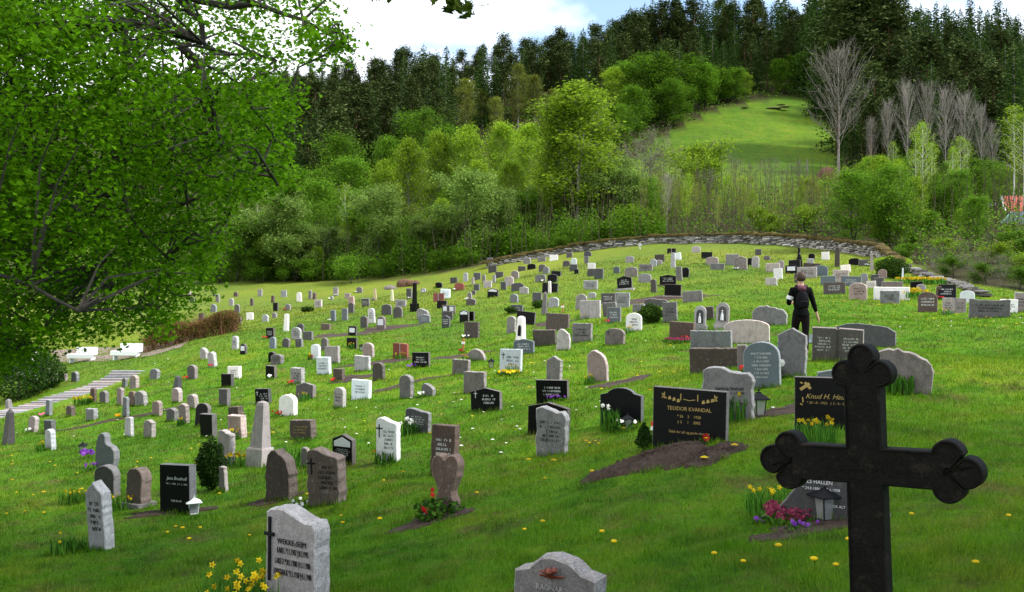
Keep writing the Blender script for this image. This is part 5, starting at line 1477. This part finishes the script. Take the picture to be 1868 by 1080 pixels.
for k in range(72):
    px = r3.uniform(1555, 1890); D = r3.uniform(70, 106); top = np.interp(px, [1560, 1700, 1868], [300, 330, 300]) + r3.uniform(-30, 70)
    if px > 1790: D = r3.uniform(100, 108) if k % 2 else r3.uniform(68, 76); top = top if D > 90 else r3.uniform(430, 460)
    tree('green' if k % 3 else 'bright', px, D, top, label='young green tree in the wooded bank right of the wall', group='young trees on the right bank', wide=1.25)
for k, a in enumerate([(1702, 60, 500), (1740, 57, 495), (1775, 54, 490), (1800, 53, 500), (1830, 51, 495), (1860, 50, 505), (1790, 60, 470), (1850, 58, 478), (1720, 64, 480), (1655, 66, 462), (1620, 74, 450), (1870, 56, 480), (1760, 66, 455), (1820, 62, 460), (1690, 66, 470), (1725, 68, 455), (1755, 59, 475), (1845, 66, 440), (1800, 70, 440), (1670, 72, 440), (1830, 56, 478), (1880, 64, 450)]):
    a = (a[0], a[1], a[2] - 12)
    tree('bush' if k % 2 else 'greybush', *a, label='loose green bush growing beyond the flagstones at right', group='bushes beyond the flagstones', wide=1.7)
for a in [(640, 88, 472), (470, 93, 480), (560, 92, 478), (740, 91, 470), (800, 89, 462), (520, 93, 488), (700, 90, 480), (850, 88, 455), (960, 90, 440), (1030, 88, 425), (1100, 88, 415), (600, 93, 490), (930, 90, 430)]:
    tree('bush', *a, label='low dark bush in the undergrowth at the lawn edge', group='low bushes at the lawn edge', wide=1.3, v=1)
# conifers on the hill
SKX = [380, 520, 600, 690, 700, 765, 800, 830, 850, 880, 925, 960, 990, 1023, 1060, 1110, 1150, 1200, 1240, 1300, 1440, 1455, 1480, 1600, 1690, 1720, 1760, 1868, 2000]
SKY = [140, 130, 138, 128, 105, 92, 112, 132, 112, 122, 98, 92, 72, 52, 60, 36, 14, 2, 0, -8, -10, 22, -12, -60, -5, 8, 4, 12, 0]
nc = 0
def conifer(px, D, top, sp=None):
    global nc; nc += 1
    k = 'spruce' if (sp if sp is not None else r3.random() < .55) else 'pine'
    p = gpt(px, D); h = (CY - top) / F0 * D - p.z
    if h > 34: h = r3.uniform(20, 26); top = None
    if h < 7: h = r3.uniform(9, 13)
    left = px < 830; right = px > 1480
    w_ = 'left-hand ridge' if left else 'right-hand slope' if right else 'crest above the field'
    tree(k, px, D, None, h, '%s conifer in the dense forest on the %s' % ('dark pointed' if k == 'spruce' else 'ragged reddish-trunked', w_), '%s conifers on the %s' % (k, w_), 1.4 if k == 'spruce' else 1.1)
for px in np.arange(500, 830, 13): conifer(px + r3.uniform(-6, 6), 262 + r3.uniform(-8, 8), np.interp(px, SKX, SKY) + r3.uniform(-4, 22), px > 690)
for px in np.arange(830, 1500, 12): 
    conifer(px + r3.uniform(-5, 5), 236 + r3.uniform(-6, 6), np.interp(px, SKX, SKY) + r3.uniform(-8, 30), r3.random() < .8)
for px, y in ((765, 92), (800, 112), (1023, 52), (1110, 36), (1125, 40), (1150, 14), (1168, 18), (1190, 0), (1240, 4), (960, 96), (990, 74), (1060, 60)): conifer(px, 232, y, True)
for D, lo, hi in ((215, 500, 1180), (196, 480, 1120), (176, 470, 830), (158, 480, 740), (142, 470, 640)):
    for px in np.arange(lo, hi, 25 if D > 190 else 22): conifer(px + r3.uniform(-12, 12), D + r3.uniform(-7, 7), CY - (float(gz((px - CX) / F0 * D, D)) + r3.uniform(11, 16)) / D * F0, r3.random() < .4)
for D in (218,):
    for px in np.arange(1160, 1500, 17): conifer(px + r3.uniform(-8, 8), D + r3.uniform(-4, 4), CY - (float(gz((px - CX) / F0 * D, D)) + r3.uniform(13, 18)) / D * F0, r3.random() < .4)
for px in np.arange(1200, 1480, 20): conifer(px, np.interp(px, [1200, 1300, 1450], [174, 190, 205]) + 3, -99 if False else CY - (float(gz((px - CX) / F0 * 195, 195)) + r3.uniform(11, 14)) / 195 * F0, r3.random() < .5)
for D, lo, hi in ((240, 1480, 1900), (220, 1490, 1900), (200, 1500, 1900), (180, 1480, 1900), (160, 1540, 1900), (142, 1560, 1880), (128, 1600, 1860)):
    for px in np.arange(lo, hi, 24 if D > 170 else 27): conifer(px + r3.uniform(-12, 12), D + r3.uniform(-7, 7), CY - (float(gz((px - CX) / F0 * D, D)) + r3.uniform(12, 19)) / D * F0, r3.random() < .75)
for px in np.arange(1640, 1900, 13): conifer(px + r3.uniform(-5, 5), 226 + r3.uniform(-6, 6), np.interp(px, [1640, 1690, 1720, 1868], [-20, 8, 18, 30]) + r3.uniform(-10, 22), True)
for px in np.arange(1478, 1530, 12): conifer(px, 200 + r3.uniform(-6, 6), -40, True)
for px in np.arange(1530, 1640, 22): conifer(px, 150 + r3.uniform(-6, 6), -10, px % 2 > 1)
for px in np.arange(500, 700, 22): conifer(px, 330 + r3.uniform(-10, 10), np.interp(px, SKX, SKY), True)

# far-off undergrowth on the hillside
g = np.random.default_rng(77)
n = 230000; D = np.exp(g.uniform(math.log(62), math.log(220), n)); px = g.uniform(-100, 1980, n); X = (px - CX) / F0 * D
ok = (yard(X, D) < -1.5) & ~inpoly(X, D, FP); X = X[ok]; D = D[ok]; clh = (np.sin(X * .9 + D * .3) + np.sin(X * .37 - D * .71 + 2) + 2) / 4
C = np.stack([X, D, gz(X, D) + g.random(len(X)) ** 1.3 * (.5 + 3.4 * clh) * np.where((D < 115) , 1, .55)], -1)
v, f = cards(C, .20 + 0 * D, g); v = C.repeat(4, 0) + (v - C.repeat(4, 0)) * np.clip(D / 90, .8, 2).repeat(4)[:, None]
for nm, sel, m in (('undergrowth', np.arange(len(C)) % 5 < 4, LM['green']), ('dry_undergrowth', np.arange(len(C)) % 5 >= 4, flat('dry_brush', (.10, .075, .04), .9, 0, .4, 3))):
    vv = v.reshape(-1, 4, 3)[sel].reshape(-1, 3); o = link(nm, nmesh(nm, vv, np.arange(len(vv)).reshape(-1, 4), 4), None, m); tag(o, 'low woodland undergrowth covering the slope behind the wall' if nm[0] == 'u' else 'dry brown brush covering the slope behind the wall', 'undergrowth', None, 'stuff')
n = 70000; px = g.uniform(370, 1215, n); edge_ = np.interp(px, DB[:, 0], DB[:, 1]); D = edge_ + 2.0 + g.exponential(5.0, n); X = (px - CX) / F0 * D
cl2 = (np.sin(X * 1.3 + D * .5) + np.sin(X * .53 - D * .9 + 1) + np.sin(X * 2.9) * .5 + 2.5) / 5
C = np.stack([X, D, gz(X, D) + g.random(n) * (.8 + 3.2 * cl2)], -1); v, f = cards(C, .17 + 0 * D, g)
o = link('lawn_edge_thicket', nmesh('lawn_edge_thicket', v, f, 4), None, LM['green']); tag(o, 'leafy green undergrowth filling the foot of the grove along the lawn edge', 'undergrowth', None, 'stuff')
# thin stems of the far thicket
T = []
for k in range(1700):
    px = r3.uniform(380, 1868); D = r3.uniform(86, 112) if 1130 < px < 1600 or px < 1130 else r3.uniform(76, 108); p = gpt(px, D)
    if yard(p.x, p.y) > -1.5: continue
    h = r3.uniform(2.5, 6.5); q = p + Vector((r3.gauss(0, .5), r3.gauss(0, .4), h)); T.append(([p, p.lerp(q, .5) + Vector((r3.gauss(0, .12), 0, 0)), q], [.03, .022, .006], 3))
o = link('thicket_stems', pmesh('thicket_stems', *tubes(T)), None, flat('thicket_stem', (.085, .068, .045), .9, 0, .4, 1)); tag(o, 'countless thin brown stems of the thicket behind the wall', 'thicket', None, 'stuff')
# bank with exposed soil, post and boulders in the field, wooden rails
def heap(px, py, w, h, lab, cat, m, nm, dz=0):
    p = P_(px, py) if isinstance(py, (int, float)) and py > 400 else gpt(px, py)
    rr = random.Random(int(px)); B = [shift(ball((rr.gauss(0, w * .22), rr.gauss(0, w * .15), h * .2), h * rr.uniform(.35, .65), 9, 6, .7), 0, 0, 0) for _ in range(7)]
    B.append(shift(ball((0, 0, 0), h * .9, 12, 8, .8), 0, 0, 0)); v, f = join(B); v = [(x * w / h / 1.8, y * w / h / 2.4, z) for x, y, z in v]
    o = link(nm, pmesh(nm, v, f, True), None, m); o.location = p; tag(o, lab, cat)
    return o
for k, (px, py) in enumerate([(720, 522), (738, 515), (752, 518)]):
    pass
SOIL2 = flat('reddish_earth', (.11, .060, .035), .95, 0, .4, 6)
heap(738, 521, 1.35, .8, 'reddish brown heap of earth and twigs behind the lawn edge', 'heap', SOIL2, 'earth_heap')
heap(712, 527, 1.1, .45, 'low grey stony heap left of the reddish brown heap', 'heap', SM['g'], 'stone_heap')
heap(1508, 126, 2.6, 2.4, 'exposed reddish earth bank left of the lone bare tree', 'bank', SOIL2, 'earth_bank')
heap(1410, 186, 3.2, .35, 'brown patch of broken ground near the top of the field', 'bank', flat('dry_earth', (.14, .13, .06), .95, 0, .4, 3), 'earth_bank')
o = put(None, 'field_post', tube([(0, 0, -.2), (.05, 0, 1.0), (0, 0, 1.9)], [.10, .09, .07], 6), BARK['grey']); o.location = gpt(1473, 132); tag(o, 'short pale wooden post standing in the field', 'post')
# round clipped bushes and grave shrubs
def shrub(px, py, rad, h, m, lab, seed, n=5200, sz=.055, cone=False, nm='shrub'):
    x, D, z = at(px, py); o = empty(nm, (x, D + rad * .5, z)); tag(o, lab, 'shrub'); g = np.random.default_rng(seed)
    d = g.normal(size=(n, 3)); d /= np.linalg.norm(d, axis=1)[:, None]; r = g.random(n) ** .28
    C = d * r[:, None] * np.array([rad, rad, h / 2]) * (1 + .14 * np.sin(d[:, :1] * 7 + seed) * np.cos(d[:, 2:] * 6)); C[:, 2] += h / 2
    if cone: k = np.clip(1.25 - C[:, 2] / h, .25, 1); C[:, 0] *= k; C[:, 1] *= k
    v, f = cards(C, sz, g); link('foliage', nmesh('foliage', v, f, 4), o, m); put(o, 'stem', tube([(0, 0, -.05), (0, 0, h * .6)], [rad * .08, rad * .03], 5), BARK['dark'])
CON = leaf_mat('cypress_foliage', (.012, .038, .006), (.03, .075, .012), .15); DKG = leaf_mat('dark_bush_foliage', (.02, .055, .008), (.055, .11, .012), .2)
shrub(380, 898, .27, .95, CON, 'dark upright conifer shrub beside the black script gravestone', 1, 7000, .04, False)
shrub(1189, 590, .50, .75, DKG, 'round dark olive bush between two pale gravestones', 2, 6000, .06)
shrub(1634, 509, .95, 1.25, DKG, 'round dark green bush left of the narrow white obelisk at right', 3, 6000, .09)
shrub(560, 570, .45, .4, DKG, 'small round bush on the middle left lawn', 4, 2500, .08); shrub(562, 569, .3, .45, DKG, 'second small bush beside the round one', 14, 1500, .08) if False else None
shrub(1176, 822, .13, .36, CON, 'small dark conical shrub left of the gold-lettered stone', 5, 2500, .028, True)
shrub(985, 562, .45, .42, DKG, 'dark bush at the foot of the grey pillar in the upper middle', 6, 3000, .07); shrub(938, 572, .5, .4, DKG, 'dark low bush before a dark gravestone above the white pillar', 7, 3000, .07)
shrub(1632, 487, 1.2, .7, LM['bright'], 'low bright green shrub on the bank right of the wall end', 8, 3500, .10)
# hedge
HG = leaf_mat('reddish_hedge_twigs', (.075, .052, .016), (.15, .095, .03), .25)
o = empty('hedge', at(345, 640)); tag(o, 'reddish-brown hedge rising along the left lawn', 'hedge'); iv = Vector(o.location); g = np.random.default_rng(9); Cs = []
A = Vector(at(262, 645)); B = Vector(at(428, 606))
for k in range(16000):
    t_ = g.random(); p = A.lerp(B, t_) + Vector((g.normal() * .12, g.uniform(-.1, 1.3), 0)); hh = (1.15 + .25 * math.sin(t_ * 9)) * (1 - .35 * abs(2 * t_ - 1) ** 4); Cs.append((p.x, p.y, float(gz(p.x, p.y)) + hh * g.random() ** .6))
Cs = np.array(Cs) - np.array(iv); v, f = cards(Cs, .12, g, .0, .25); link('foliage', nmesh('foliage', v, f, 4), o, HG)
T = []
for k in range(260):
    t_ = r3.random(); p = A.lerp(B, t_) + Vector((0, r3.uniform(0, 1.2), 0)) - iv; p.z = float(gz(p.x + iv.x, p.y + iv.y)) - iv.z; q = p + Vector((r3.gauss(0, .25), r3.gauss(0, .2), r3.uniform(.9, 1.45))); T.append(([p, p.lerp(q, .5), q], [.015, .012, .004], 3))
put(o, 'twigs', tubes(T), flat('hedge_twig', (.16, .07, .04), .9)); 
# shrubs at far left below the maple
for k, a in enumerate([(20, 735, 1.3, 1.9), (70, 715, 1.0, 1.7), (-25, 700, 1.4, 2.4), (45, 690, 1.1, 1.8)]):
    shrub(a[0], a[1], a[2], a[3], leaf_mat('dark_shrub_leaves', (.012, .035, .008), (.04, .09, .015), .25), ['dark leafy shrub at the left edge below the maple', 'dark shrub with whitish blossom left of the steps', 'tall dark shrub cut by the left edge', 'dark shrub behind the one with whitish blossom'][k], 40 + k, 5000, .10, nm='dark_shrub')
g = np.random.default_rng(5); C = g.normal(size=(260, 3)) * np.array([.5, .5, .35]); p = P_(55, 718); C += np.array([p.x, p.y - .3, p.z + 1.1]); v, f = cards(C, .07, g); o = link('white_blossom', nmesh('white_blossom', v, f, 4), None, PET['white']); tag(o, 'whitish blossom scattered over the dark shrubs left of the steps', 'flowers', None, 'stuff')

# ------------------------------------------------------------------ house glimpsed at the right edge
RRF = flat('red_tin_roof', (.42, .09, .07), .6, 0, .1, 3); BRF = flat('blue_grey_roof', (.10, .13, .17), .5, 0, .1, 3); WH = flat('weathered_boards', (.25, .23, .20), .8)
def house(px, D, w, d, h, rh, rm, lab, rz, trim):
    p = gpt(px, D); o = empty('house', (p.x, p.y, p.z - 2.3), rz); tag(o, lab, 'house')
    put(o, 'wall', join([box(-w / 2, w / 2, -d / 2, d / 2, 0, h)]), WH)
    e = .5; V = []; F = []
    for x in (-w / 2 - e, w / 2 + e):
        V += [(x, -d / 2 - e, h - .25), (x, 0, h + rh), (x, d / 2 + e, h - .25), (x, d / 2 + e, h - .43), (x, 0, h + rh - .18), (x, -d / 2 - e, h - .43)]
    F = [(0, 1, 2, 3, 4, 5), (11, 10, 9, 8, 7, 6)] + [(i, i + 6, (i + 1) % 6 + 6, (i + 1) % 6) for i in range(6)]
    put(o, 'roof', (V, F), rm)
    for sy in (-1, 1): put(o, 'fascia', tube([(-w / 2 - e - .03, sy * (d / 2 + e), h - .3), (-w / 2 - e - .03, 0, h + rh - .02)], [.12, .12], 4), trim)
    for k in range(2): wi = put(o, 'window', box(-w * .25 + k * w * .5 - .45, -w * .25 + k * w * .5 + .45, -d / 2 - .05, -d / 2 + .02, h * .35, h * .75), WHITEP); put(wi, 'pane', box(-w * .25 + k * w * .5 - .38, -w * .25 + k * w * .5 + .38, -d / 2 - .07, -d / 2 - .055, h * .38, h * .72), SM['k'])
house(1905, 96, 6.5, 5.0, 2.2, 1.5, RRF, 'small house with a red roof cut by the right edge', R(-20), WHITEP)
house(1900, 84, 4.4, 4.2, 1.7, 1.6, BRF, 'blue-grey roofed shed in front of the red roof at the right edge', R(-60), flat('blue_trim', (.25, .40, .50), .5))
wp = [(1778, 100), (1800, 99), (1825, 99), (1850, 99)]
parts = []; rr = random.Random(4); o0 = gpt(1800, 99)
for k in range(26):
    p = gpt(rr.uniform(1772, 1852), 99 + rr.uniform(-.3, .3)); parts.append(shift(slab([(-.35, 0), (.35, 0), (.3, rr.uniform(.3, .5)), (-.3, rr.uniform(.3, .5))], .4, .05), p.x - o0.x, p.y - o0.y, p.z - o0.z + rr.choice([0, .35])))
o = link('stone_terrace_wall', pmesh('stone_terrace_wall', *join(parts)), None, SM['l']); o.location = o0; tag(o, 'short pale stone wall below the red roof at right', 'wall')

# ------------------------------------------------------------------ maple at left: crown reaching into the frame
def inproj(P, poly, m=0): return inpoly(CX + F0 * P[:, 0] / P[:, 1], CY - F0 * P[:, 2] / P[:, 1], poly)
mpx, mpy = -10.5, 13.5; mz = float(gz(mpx, mpy))
maple = empty('maple_tree', (mpx, mpy, mz)); tag(maple, 'huge fresh green maple filling the upper left', 'tree'); MB = Vector((mpx, mpy, mz))
limbs = []
def at3(px, py, D): return Vector(((px - CX) / F0 * D, D, (CY - py) / F0 * D))
trunk = [MB - Vector((0, 0, .3)), MB + Vector((.1, 0, 2.2)), MB + Vector((.3, -.1, 4.5)), MB + Vector((.2, .1, 8)), MB + Vector((.5, 0, 11))]
W = [(trunk, [.55, .42, .36, .22, .08], 10)]
LB = [[trunk[2], at3(-150, 60, 13.5), at3(40, 50, 13.2), at3(190, 45, 13), at3(270, 40, 12.9), at3(330, 85, 12.8), at3(400, 130, 12.7), at3(470, 200, 12.8)],
      [trunk[2], at3(-80, 150, 13), at3(10, 215, 12.6), at3(60, 290, 12.4), at3(100, 345, 12.3), at3(150, 400, 12.2), at3(165, 450, 12.2), at3(210, 520, 12.3)],
      [trunk[1] + Vector((0, 0, 1.2)), at3(-60, 200, 13.6), at3(20, 260, 13.8), at3(100, 310, 14), at3(140, 345, 14), at3(160, 400, 14.2), at3(190, 500, 14.4), at3(250, 560, 14.5)],
      [at3(190, 45, 13), at3(230, 80, 13.1), at3(250, 140, 13.2), at3(290, 220, 13.4), at3(330, 320, 13.5), at3(350, 420, 13.6), at3(390, 450, 13.6)],
      [at3(330, 85, 12.8), at3(370, 150, 12.6), at3(395, 230, 12.6), at3(440, 290, 12.5), at3(500, 320, 12.4)],
      [trunk[3], at3(100, -60, 13.2), at3(300, -20, 12.6), at3(420, 10, 12.3), at3(520, 30, 12), at3(600, 60, 11.9), at3(640, 95, 11.9)],
      [at3(300, -20, 12.6), at3(350, 20, 12.5), at3(370, 80, 12.4), at3(430, 100, 12.3), at3(500, 110, 12.3)],
      [trunk[2], at3(-200, 200, 15), at3(0, 330, 15.5), at3(60, 450, 15.5), at3(90, 560, 15.4), at3(60, 640, 15.3)],
      [trunk[3], at3(-200, 50, 16.5), at3(100, 120, 17), at3(300, 250, 17), at3(420, 400, 16.5)],
      [trunk[1] + Vector((0, 0, 1.5)), at3(-250, 350, 11), at3(-100, 450, 10.6), at3(50, 520, 10.5), at3(140, 570, 10.5)],
      [at3(290, 220, 13.4), at3(220, 300, 13.1), at3(230, 380, 12.9), at3(300, 470, 12.7), at3(280, 560, 12.6)]]
rm = np.random.default_rng(31); lpts = []
for L in LB:
    r0 = .085 if L[0] in (trunk[2], trunk[3]) else .06
    pts = [L[0]]
    for a, b_ in zip(L[:-1], L[1:]):
        for t_ in (.5, 1.0): pts.append(a.lerp(b_, t_) + Vector(rm.normal(size=3) * (.02 if t_ == 1 else .05)))
    W.append((pts, [max(.018, r0 * (1 - i / len(pts)) ** 1.1) for i in range(len(pts))], 7)); lpts += [tuple(p) for p in pts[2:]]
LP = np.array(lpts)
POLY = [(-1500, -900), (560, -900), (600, -40), (596, 10), (588, 40), (560, 90), (540, 108), (500, 118), (505, 140), (552, 168), (545, 195), (505, 215), (500, 240), (535, 262), (522, 290), (530, 318), (505, 340), (440, 360), (418, 395), (415, 440), (385, 470), (392, 520), (345, 560), (300, 600), (262, 590), (235, 600), (180, 596), (120, 618), (70, 650), (20, 668), (-200, 720), (-1500, 900)]
N = 76000; P = rm.normal(size=(N, 3)); P /= np.linalg.norm(P, axis=1)[:, None]; P *= (rm.random(N) ** .42)[:, None]
P = P * np.array([8.3, 4.8, 6.2]) + np.array([-10.0, 13.6, 2.9])
pxx = CX + F0 * P[:, 0] / P[:, 1]; pyy = CY - F0 * P[:, 2] / P[:, 1]
vis = inpoly(pxx, pyy, POLY) & (P[:, 2] > mz + 1.8)
thin = np.ones(N); thin[(pxx > 300) & (pyy < 125)] = .52; thin[pxx < -60] = .22; thin[pyy < -60] = .25; thin[pyy > 520] = .8
clumpy = np.sin(P[:, 0] * 2.3 + 1) * np.sin(P[:, 1] * 2.1) * np.sin(P[:, 2] * 2.6 + P[:, 0]); vis &= (rm.random(N) < thin) & (clumpy > -.42 + .25 * rm.random(N))
CC = P[vis][:11500]
ex = np.array([tuple(at3(rm.uniform(560, 640), rm.uniform(30, 98), 11.9 + rm.normal() * .3)) for _ in range(42)]); CC = np.r_[CC, ex]
print('maple clusters', len(CC))
# twigs joining clusters to limbs
for k in range(0, len(CC), 6):
    c = CC[k]; d = ((LP - c) ** 2).sum(1); j = int(np.argmin(d))
    if d[j] > 9: continue
    a = Vector(LP[j]); b_ = Vector(c); m_ = a.lerp(b_, .55) + Vector((0, 0, .12 * (b_ - a).length)) + Vector(rm.normal(size=3) * .1)
    W.append(([a, m_, b_], [.022, .014, .005], 4))
v, f = tubes(W); v = [(x - mpx, y - mpy, z - mz) for x, y, z in v]; put(maple, 'trunk_and_limbs', (v, f), flat('maple_bark', (.03, .026, .022), .9, 0, .5, 10))
def maple_leaves(CC, per, spread, size, g, drop=.12):
    n = len(CC) * per; C = CC.repeat(per, 0) + g.normal(size=(n, 3)) * np.array([spread, spread, spread * .8]); C[:, 2] -= g.random(n) * drop
    sh = np.array([(0, -.5), (.42, -.32), (.28, -.02), (.56, .22), (.2, .24), (0, .62), (-.2, .24), (-.56, .22), (-.28, -.02), (-.42, -.32)])
    Nn = g.normal(size=(n, 3)); Nn[:, 2] += .9 * np.sign(Nn[:, 2] + .5); Nn /= np.linalg.norm(Nn, axis=1)[:, None]; A = g.normal(size=(n, 3)); A[:, 2] -= .6
    V_ = A - Nn * (A * Nn).sum(1)[:, None]; V_ /= np.linalg.norm(V_, axis=1)[:, None]; U = np.cross(Nn, V_); s_ = (size * g.uniform(.45, 1.35, n))[:, None, None]
    V = C[:, None] + (U[:, None] * sh[None, :, :1] + V_[:, None] * sh[None, :, 1:] + Nn[:, None] * (np.abs(sh[None, :, :1]) * .35)) * s_
    return V.reshape(-1, 3), np.arange(n * 10).reshape(-1, 10)
v, f = maple_leaves(CC, 21, .11, .058, rm); v = v - np.array([mpx, mpy, mz])
ML = leaf_mat('maple_leaves', (.038, .130, .003), (.115, .27, .006), .6, .5, .6)
link('crown', nmesh('crown', v, f, 10), maple, ML)
# shade tree standing right of the camera; one of its sprays hangs into the top of the frame
sx, sy = 9.5, 4.0; sz = float(gz(sx, sy)); shade = empty('shade_tree', (sx, sy, sz)); tag(shade, 'maple overhead whose leaf spray hangs into the top edge', 'tree')
N = 24000; P = rm.normal(size=(N, 3)); P /= np.linalg.norm(P, axis=1)[:, None]; P *= (rm.random(N) ** .4)[:, None]; P = P * np.array([10.5, 8.5, 2.8]) + np.array([10.8, 6.5, 8.2])
P = P[(P[:, 2] > .36 * P[:, 1] + .9)]; P = P[:int(len(P) * .13)]
spr = [at3(px, py, 6.6) for px, py in ((808, -4), (822, 4), (835, -2), (850, 4), (862, -8), (832, 14), (845, 12), (826, -12), (690, -14), (706, -16), (716, -14), (760, -24))]
W = [([Vector((sx, sy, sz - .3)), Vector((sx, sy, sz + 4)), Vector((sx - .3, sy + .3, 7)), Vector((sx, sy, 9.5))], [.5, .4, .28, .08], 10)]
tip = at3(835, -40, 6.6)
W.append(([Vector((sx, sy, sz + 4.5)), Vector((5, 5.2, 5.6)), Vector((2, 6.4, 4.4)), tip, at3(838, -4, 6.6)], [.16, .09, .05, .012, .006], 6))
W.append(([tip, at3(760, -60, 6.6), at3(702, -22, 6.6)], [.012, .010, .005], 5))
for k in range(0, len(P), 60):
    a = Vector((sx, sy, min(P[k][2] - .5, 8))); b_ = Vector(P[k])
    if .36 * b_.y + .6 < b_.z: W.append(([a, a.lerp(b_, .5) + Vector((0, 0, .5)), b_], [.08, .05, .01], 4))
v, f = tubes(W); put(shade, 'trunk_and_limbs', ([(x - sx, y - sy, z - sz) for x, y, z in v], f), BARK['dark'])
v, f = maple_leaves(P, 6, .22, .17, rm); link('crown', nmesh('crown', v - np.array([sx, sy, sz]), f, 10), shade, ML)
v, f = maple_leaves(np.array([tuple(p) for p in spr]), 6, .035, .085, rm, .03); link('hanging_spray', nmesh('hanging_spray', v - np.array([sx, sy, sz]), f, 10), shade, leaf_mat('young_maple_leaves', (.07, .12, .015), (.14, .2, .03), .5))

# ------------------------------------------------------------------ grass blades, thick near the camera and coarser up the slope
GB, nt, b, out = nodes('grass_blades'); t = nt.nodes.new('ShaderNodeTexCoord'); gcol = grass_color(nt, t.outputs['Object']); ge = nt.nodes.new('ShaderNodeNewGeometry')
rb = ramp(nt, ge.outputs['Random Per Island'], [(0, (.6, .65, .6)), (.85, (1.25, 1.2, 1.1)), (1.0, (1.9, 1.4, 2.2))]); mm = mixc(nt, 1.0, gcol.outputs[0], rb.outputs[0], 'MULTIPLY')
tr = nt.nodes.new('ShaderNodeBsdfTranslucent'); ms = nt.nodes.new('ShaderNodeMixShader'); ms.inputs[0].default_value = .4
nt.links.new(mm.outputs[0], b.inputs['Base Color']); nt.links.new(mm.outputs[0], tr.inputs[0]); b.inputs['Roughness'].default_value = .6; b.inputs['Specular IOR Level'].default_value = .2
nt.links.new(b.outputs[0], ms.inputs[1]); nt.links.new(tr.outputs[0], ms.inputs[2]); nt.links.new(ms.outputs[0], out.inputs[0])
g = np.random.default_rng(3); n = 520000
D = np.exp(g.uniform(math.log(4.2), math.log(75), n) ** 1.0); px = g.uniform(-60, 1930, n); X = (px - CX) / F0 * D
D = D + g.normal(size=n) * .02 * D
ok = yard(X, D) > .3
for (sx_, sy_, rx, ry, rz) in SOIL:
    u = (X - sx_) * math.cos(rz) + (D - sy_) * math.sin(rz); w_ = -(X - sx_) * math.sin(rz) + (D - sy_) * math.cos(rz)
    ok &= ((u / rx) ** 2 + (w_ / ry) ** 2 > .85 + .25 * g.random(n)) | (g.random(n) < .06)
sp_ = (X > pb.x - 1.2) & (X < pa.x + 1.2) & (D > min(pa.y, pb.y) - .6) & (D < max(pa.y, pb.y) + .6); ok &= ~sp_
X = X[ok]; D = D[ok]; n = len(X); Z = gz(X, D)
tuft = (np.sin(X * 5.1 + np.sin(D * 3.3) * 2) * np.sin(D * 4.7 + np.sin(X * 2.9) * 2) + 1) / 2
hh = (.028 + .045 * tuft ** 2) * g.uniform(.5, 1.35, n) * (1 + D / 60); ww = np.maximum(.0022, D * .00042) * g.uniform(.7, 1.4, n)
a = g.uniform(0, 6.283, n); le = hh * g.uniform(.1, .9, n); la = g.uniform(0, 6.283, n)
V = np.stack([np.stack([X - np.cos(a) * ww, D - np.sin(a) * ww, Z - .01], -1), np.stack([X + np.cos(a) * ww, D + np.sin(a) * ww, Z - .01], -1), np.stack([X + np.cos(la) * le, D + np.sin(la) * le, Z + hh], -1)], 1).reshape(-1, 3)
o = link('grass', nmesh('grass', V, np.arange(3 * n).reshape(-1, 3), 3), None, GB); tag(o, 'short green grass covering the graveyard slope', 'grass', None, 'stuff')
V2 = []
for s in st:
    if s['D'] > 38: continue
    m = int(90 if s['D'] < 20 else 50); c_, s_ = math.cos(s['rz']), math.sin(s['rz'])
    u = g.uniform(-.54, .54, m) * s['w']; q_ = np.where(g.random(m) < .72, -1, 1) * (s['t'] * .5 + .015 + g.random(m) * .04)
    X = s['x'] + u * c_ - q_ * s_; Y = s['D'] + s['t'] / 2 + u * s_ + q_ * c_; Z = gz(X, Y); hh = g.uniform(.05, .13, m); ww = max(.003, s['D'] * .00045); a = g.uniform(0, 6.28, m)
    V2.append(np.stack([np.stack([X - np.cos(a) * ww, Y - np.sin(a) * ww, Z - .01], -1), np.stack([X + np.cos(a) * ww, Y + np.sin(a) * ww, Z - .01], -1), np.stack([X + g.normal(size=m) * .03, Y + g.normal(size=m) * .03, Z + hh], -1)], 1).reshape(-1, 3))
V2 = np.concatenate(V2); o = link('grass_tufts', nmesh('grass_tufts', V2, np.arange(len(V2)).reshape(-1, 3), 3), None, GB); tag(o, 'longer unmown grass round the feet of the nearer gravestones', 'grass', None, 'stuff')
print('conifers', nc, 'trees', tcount, 'stones', len(st))
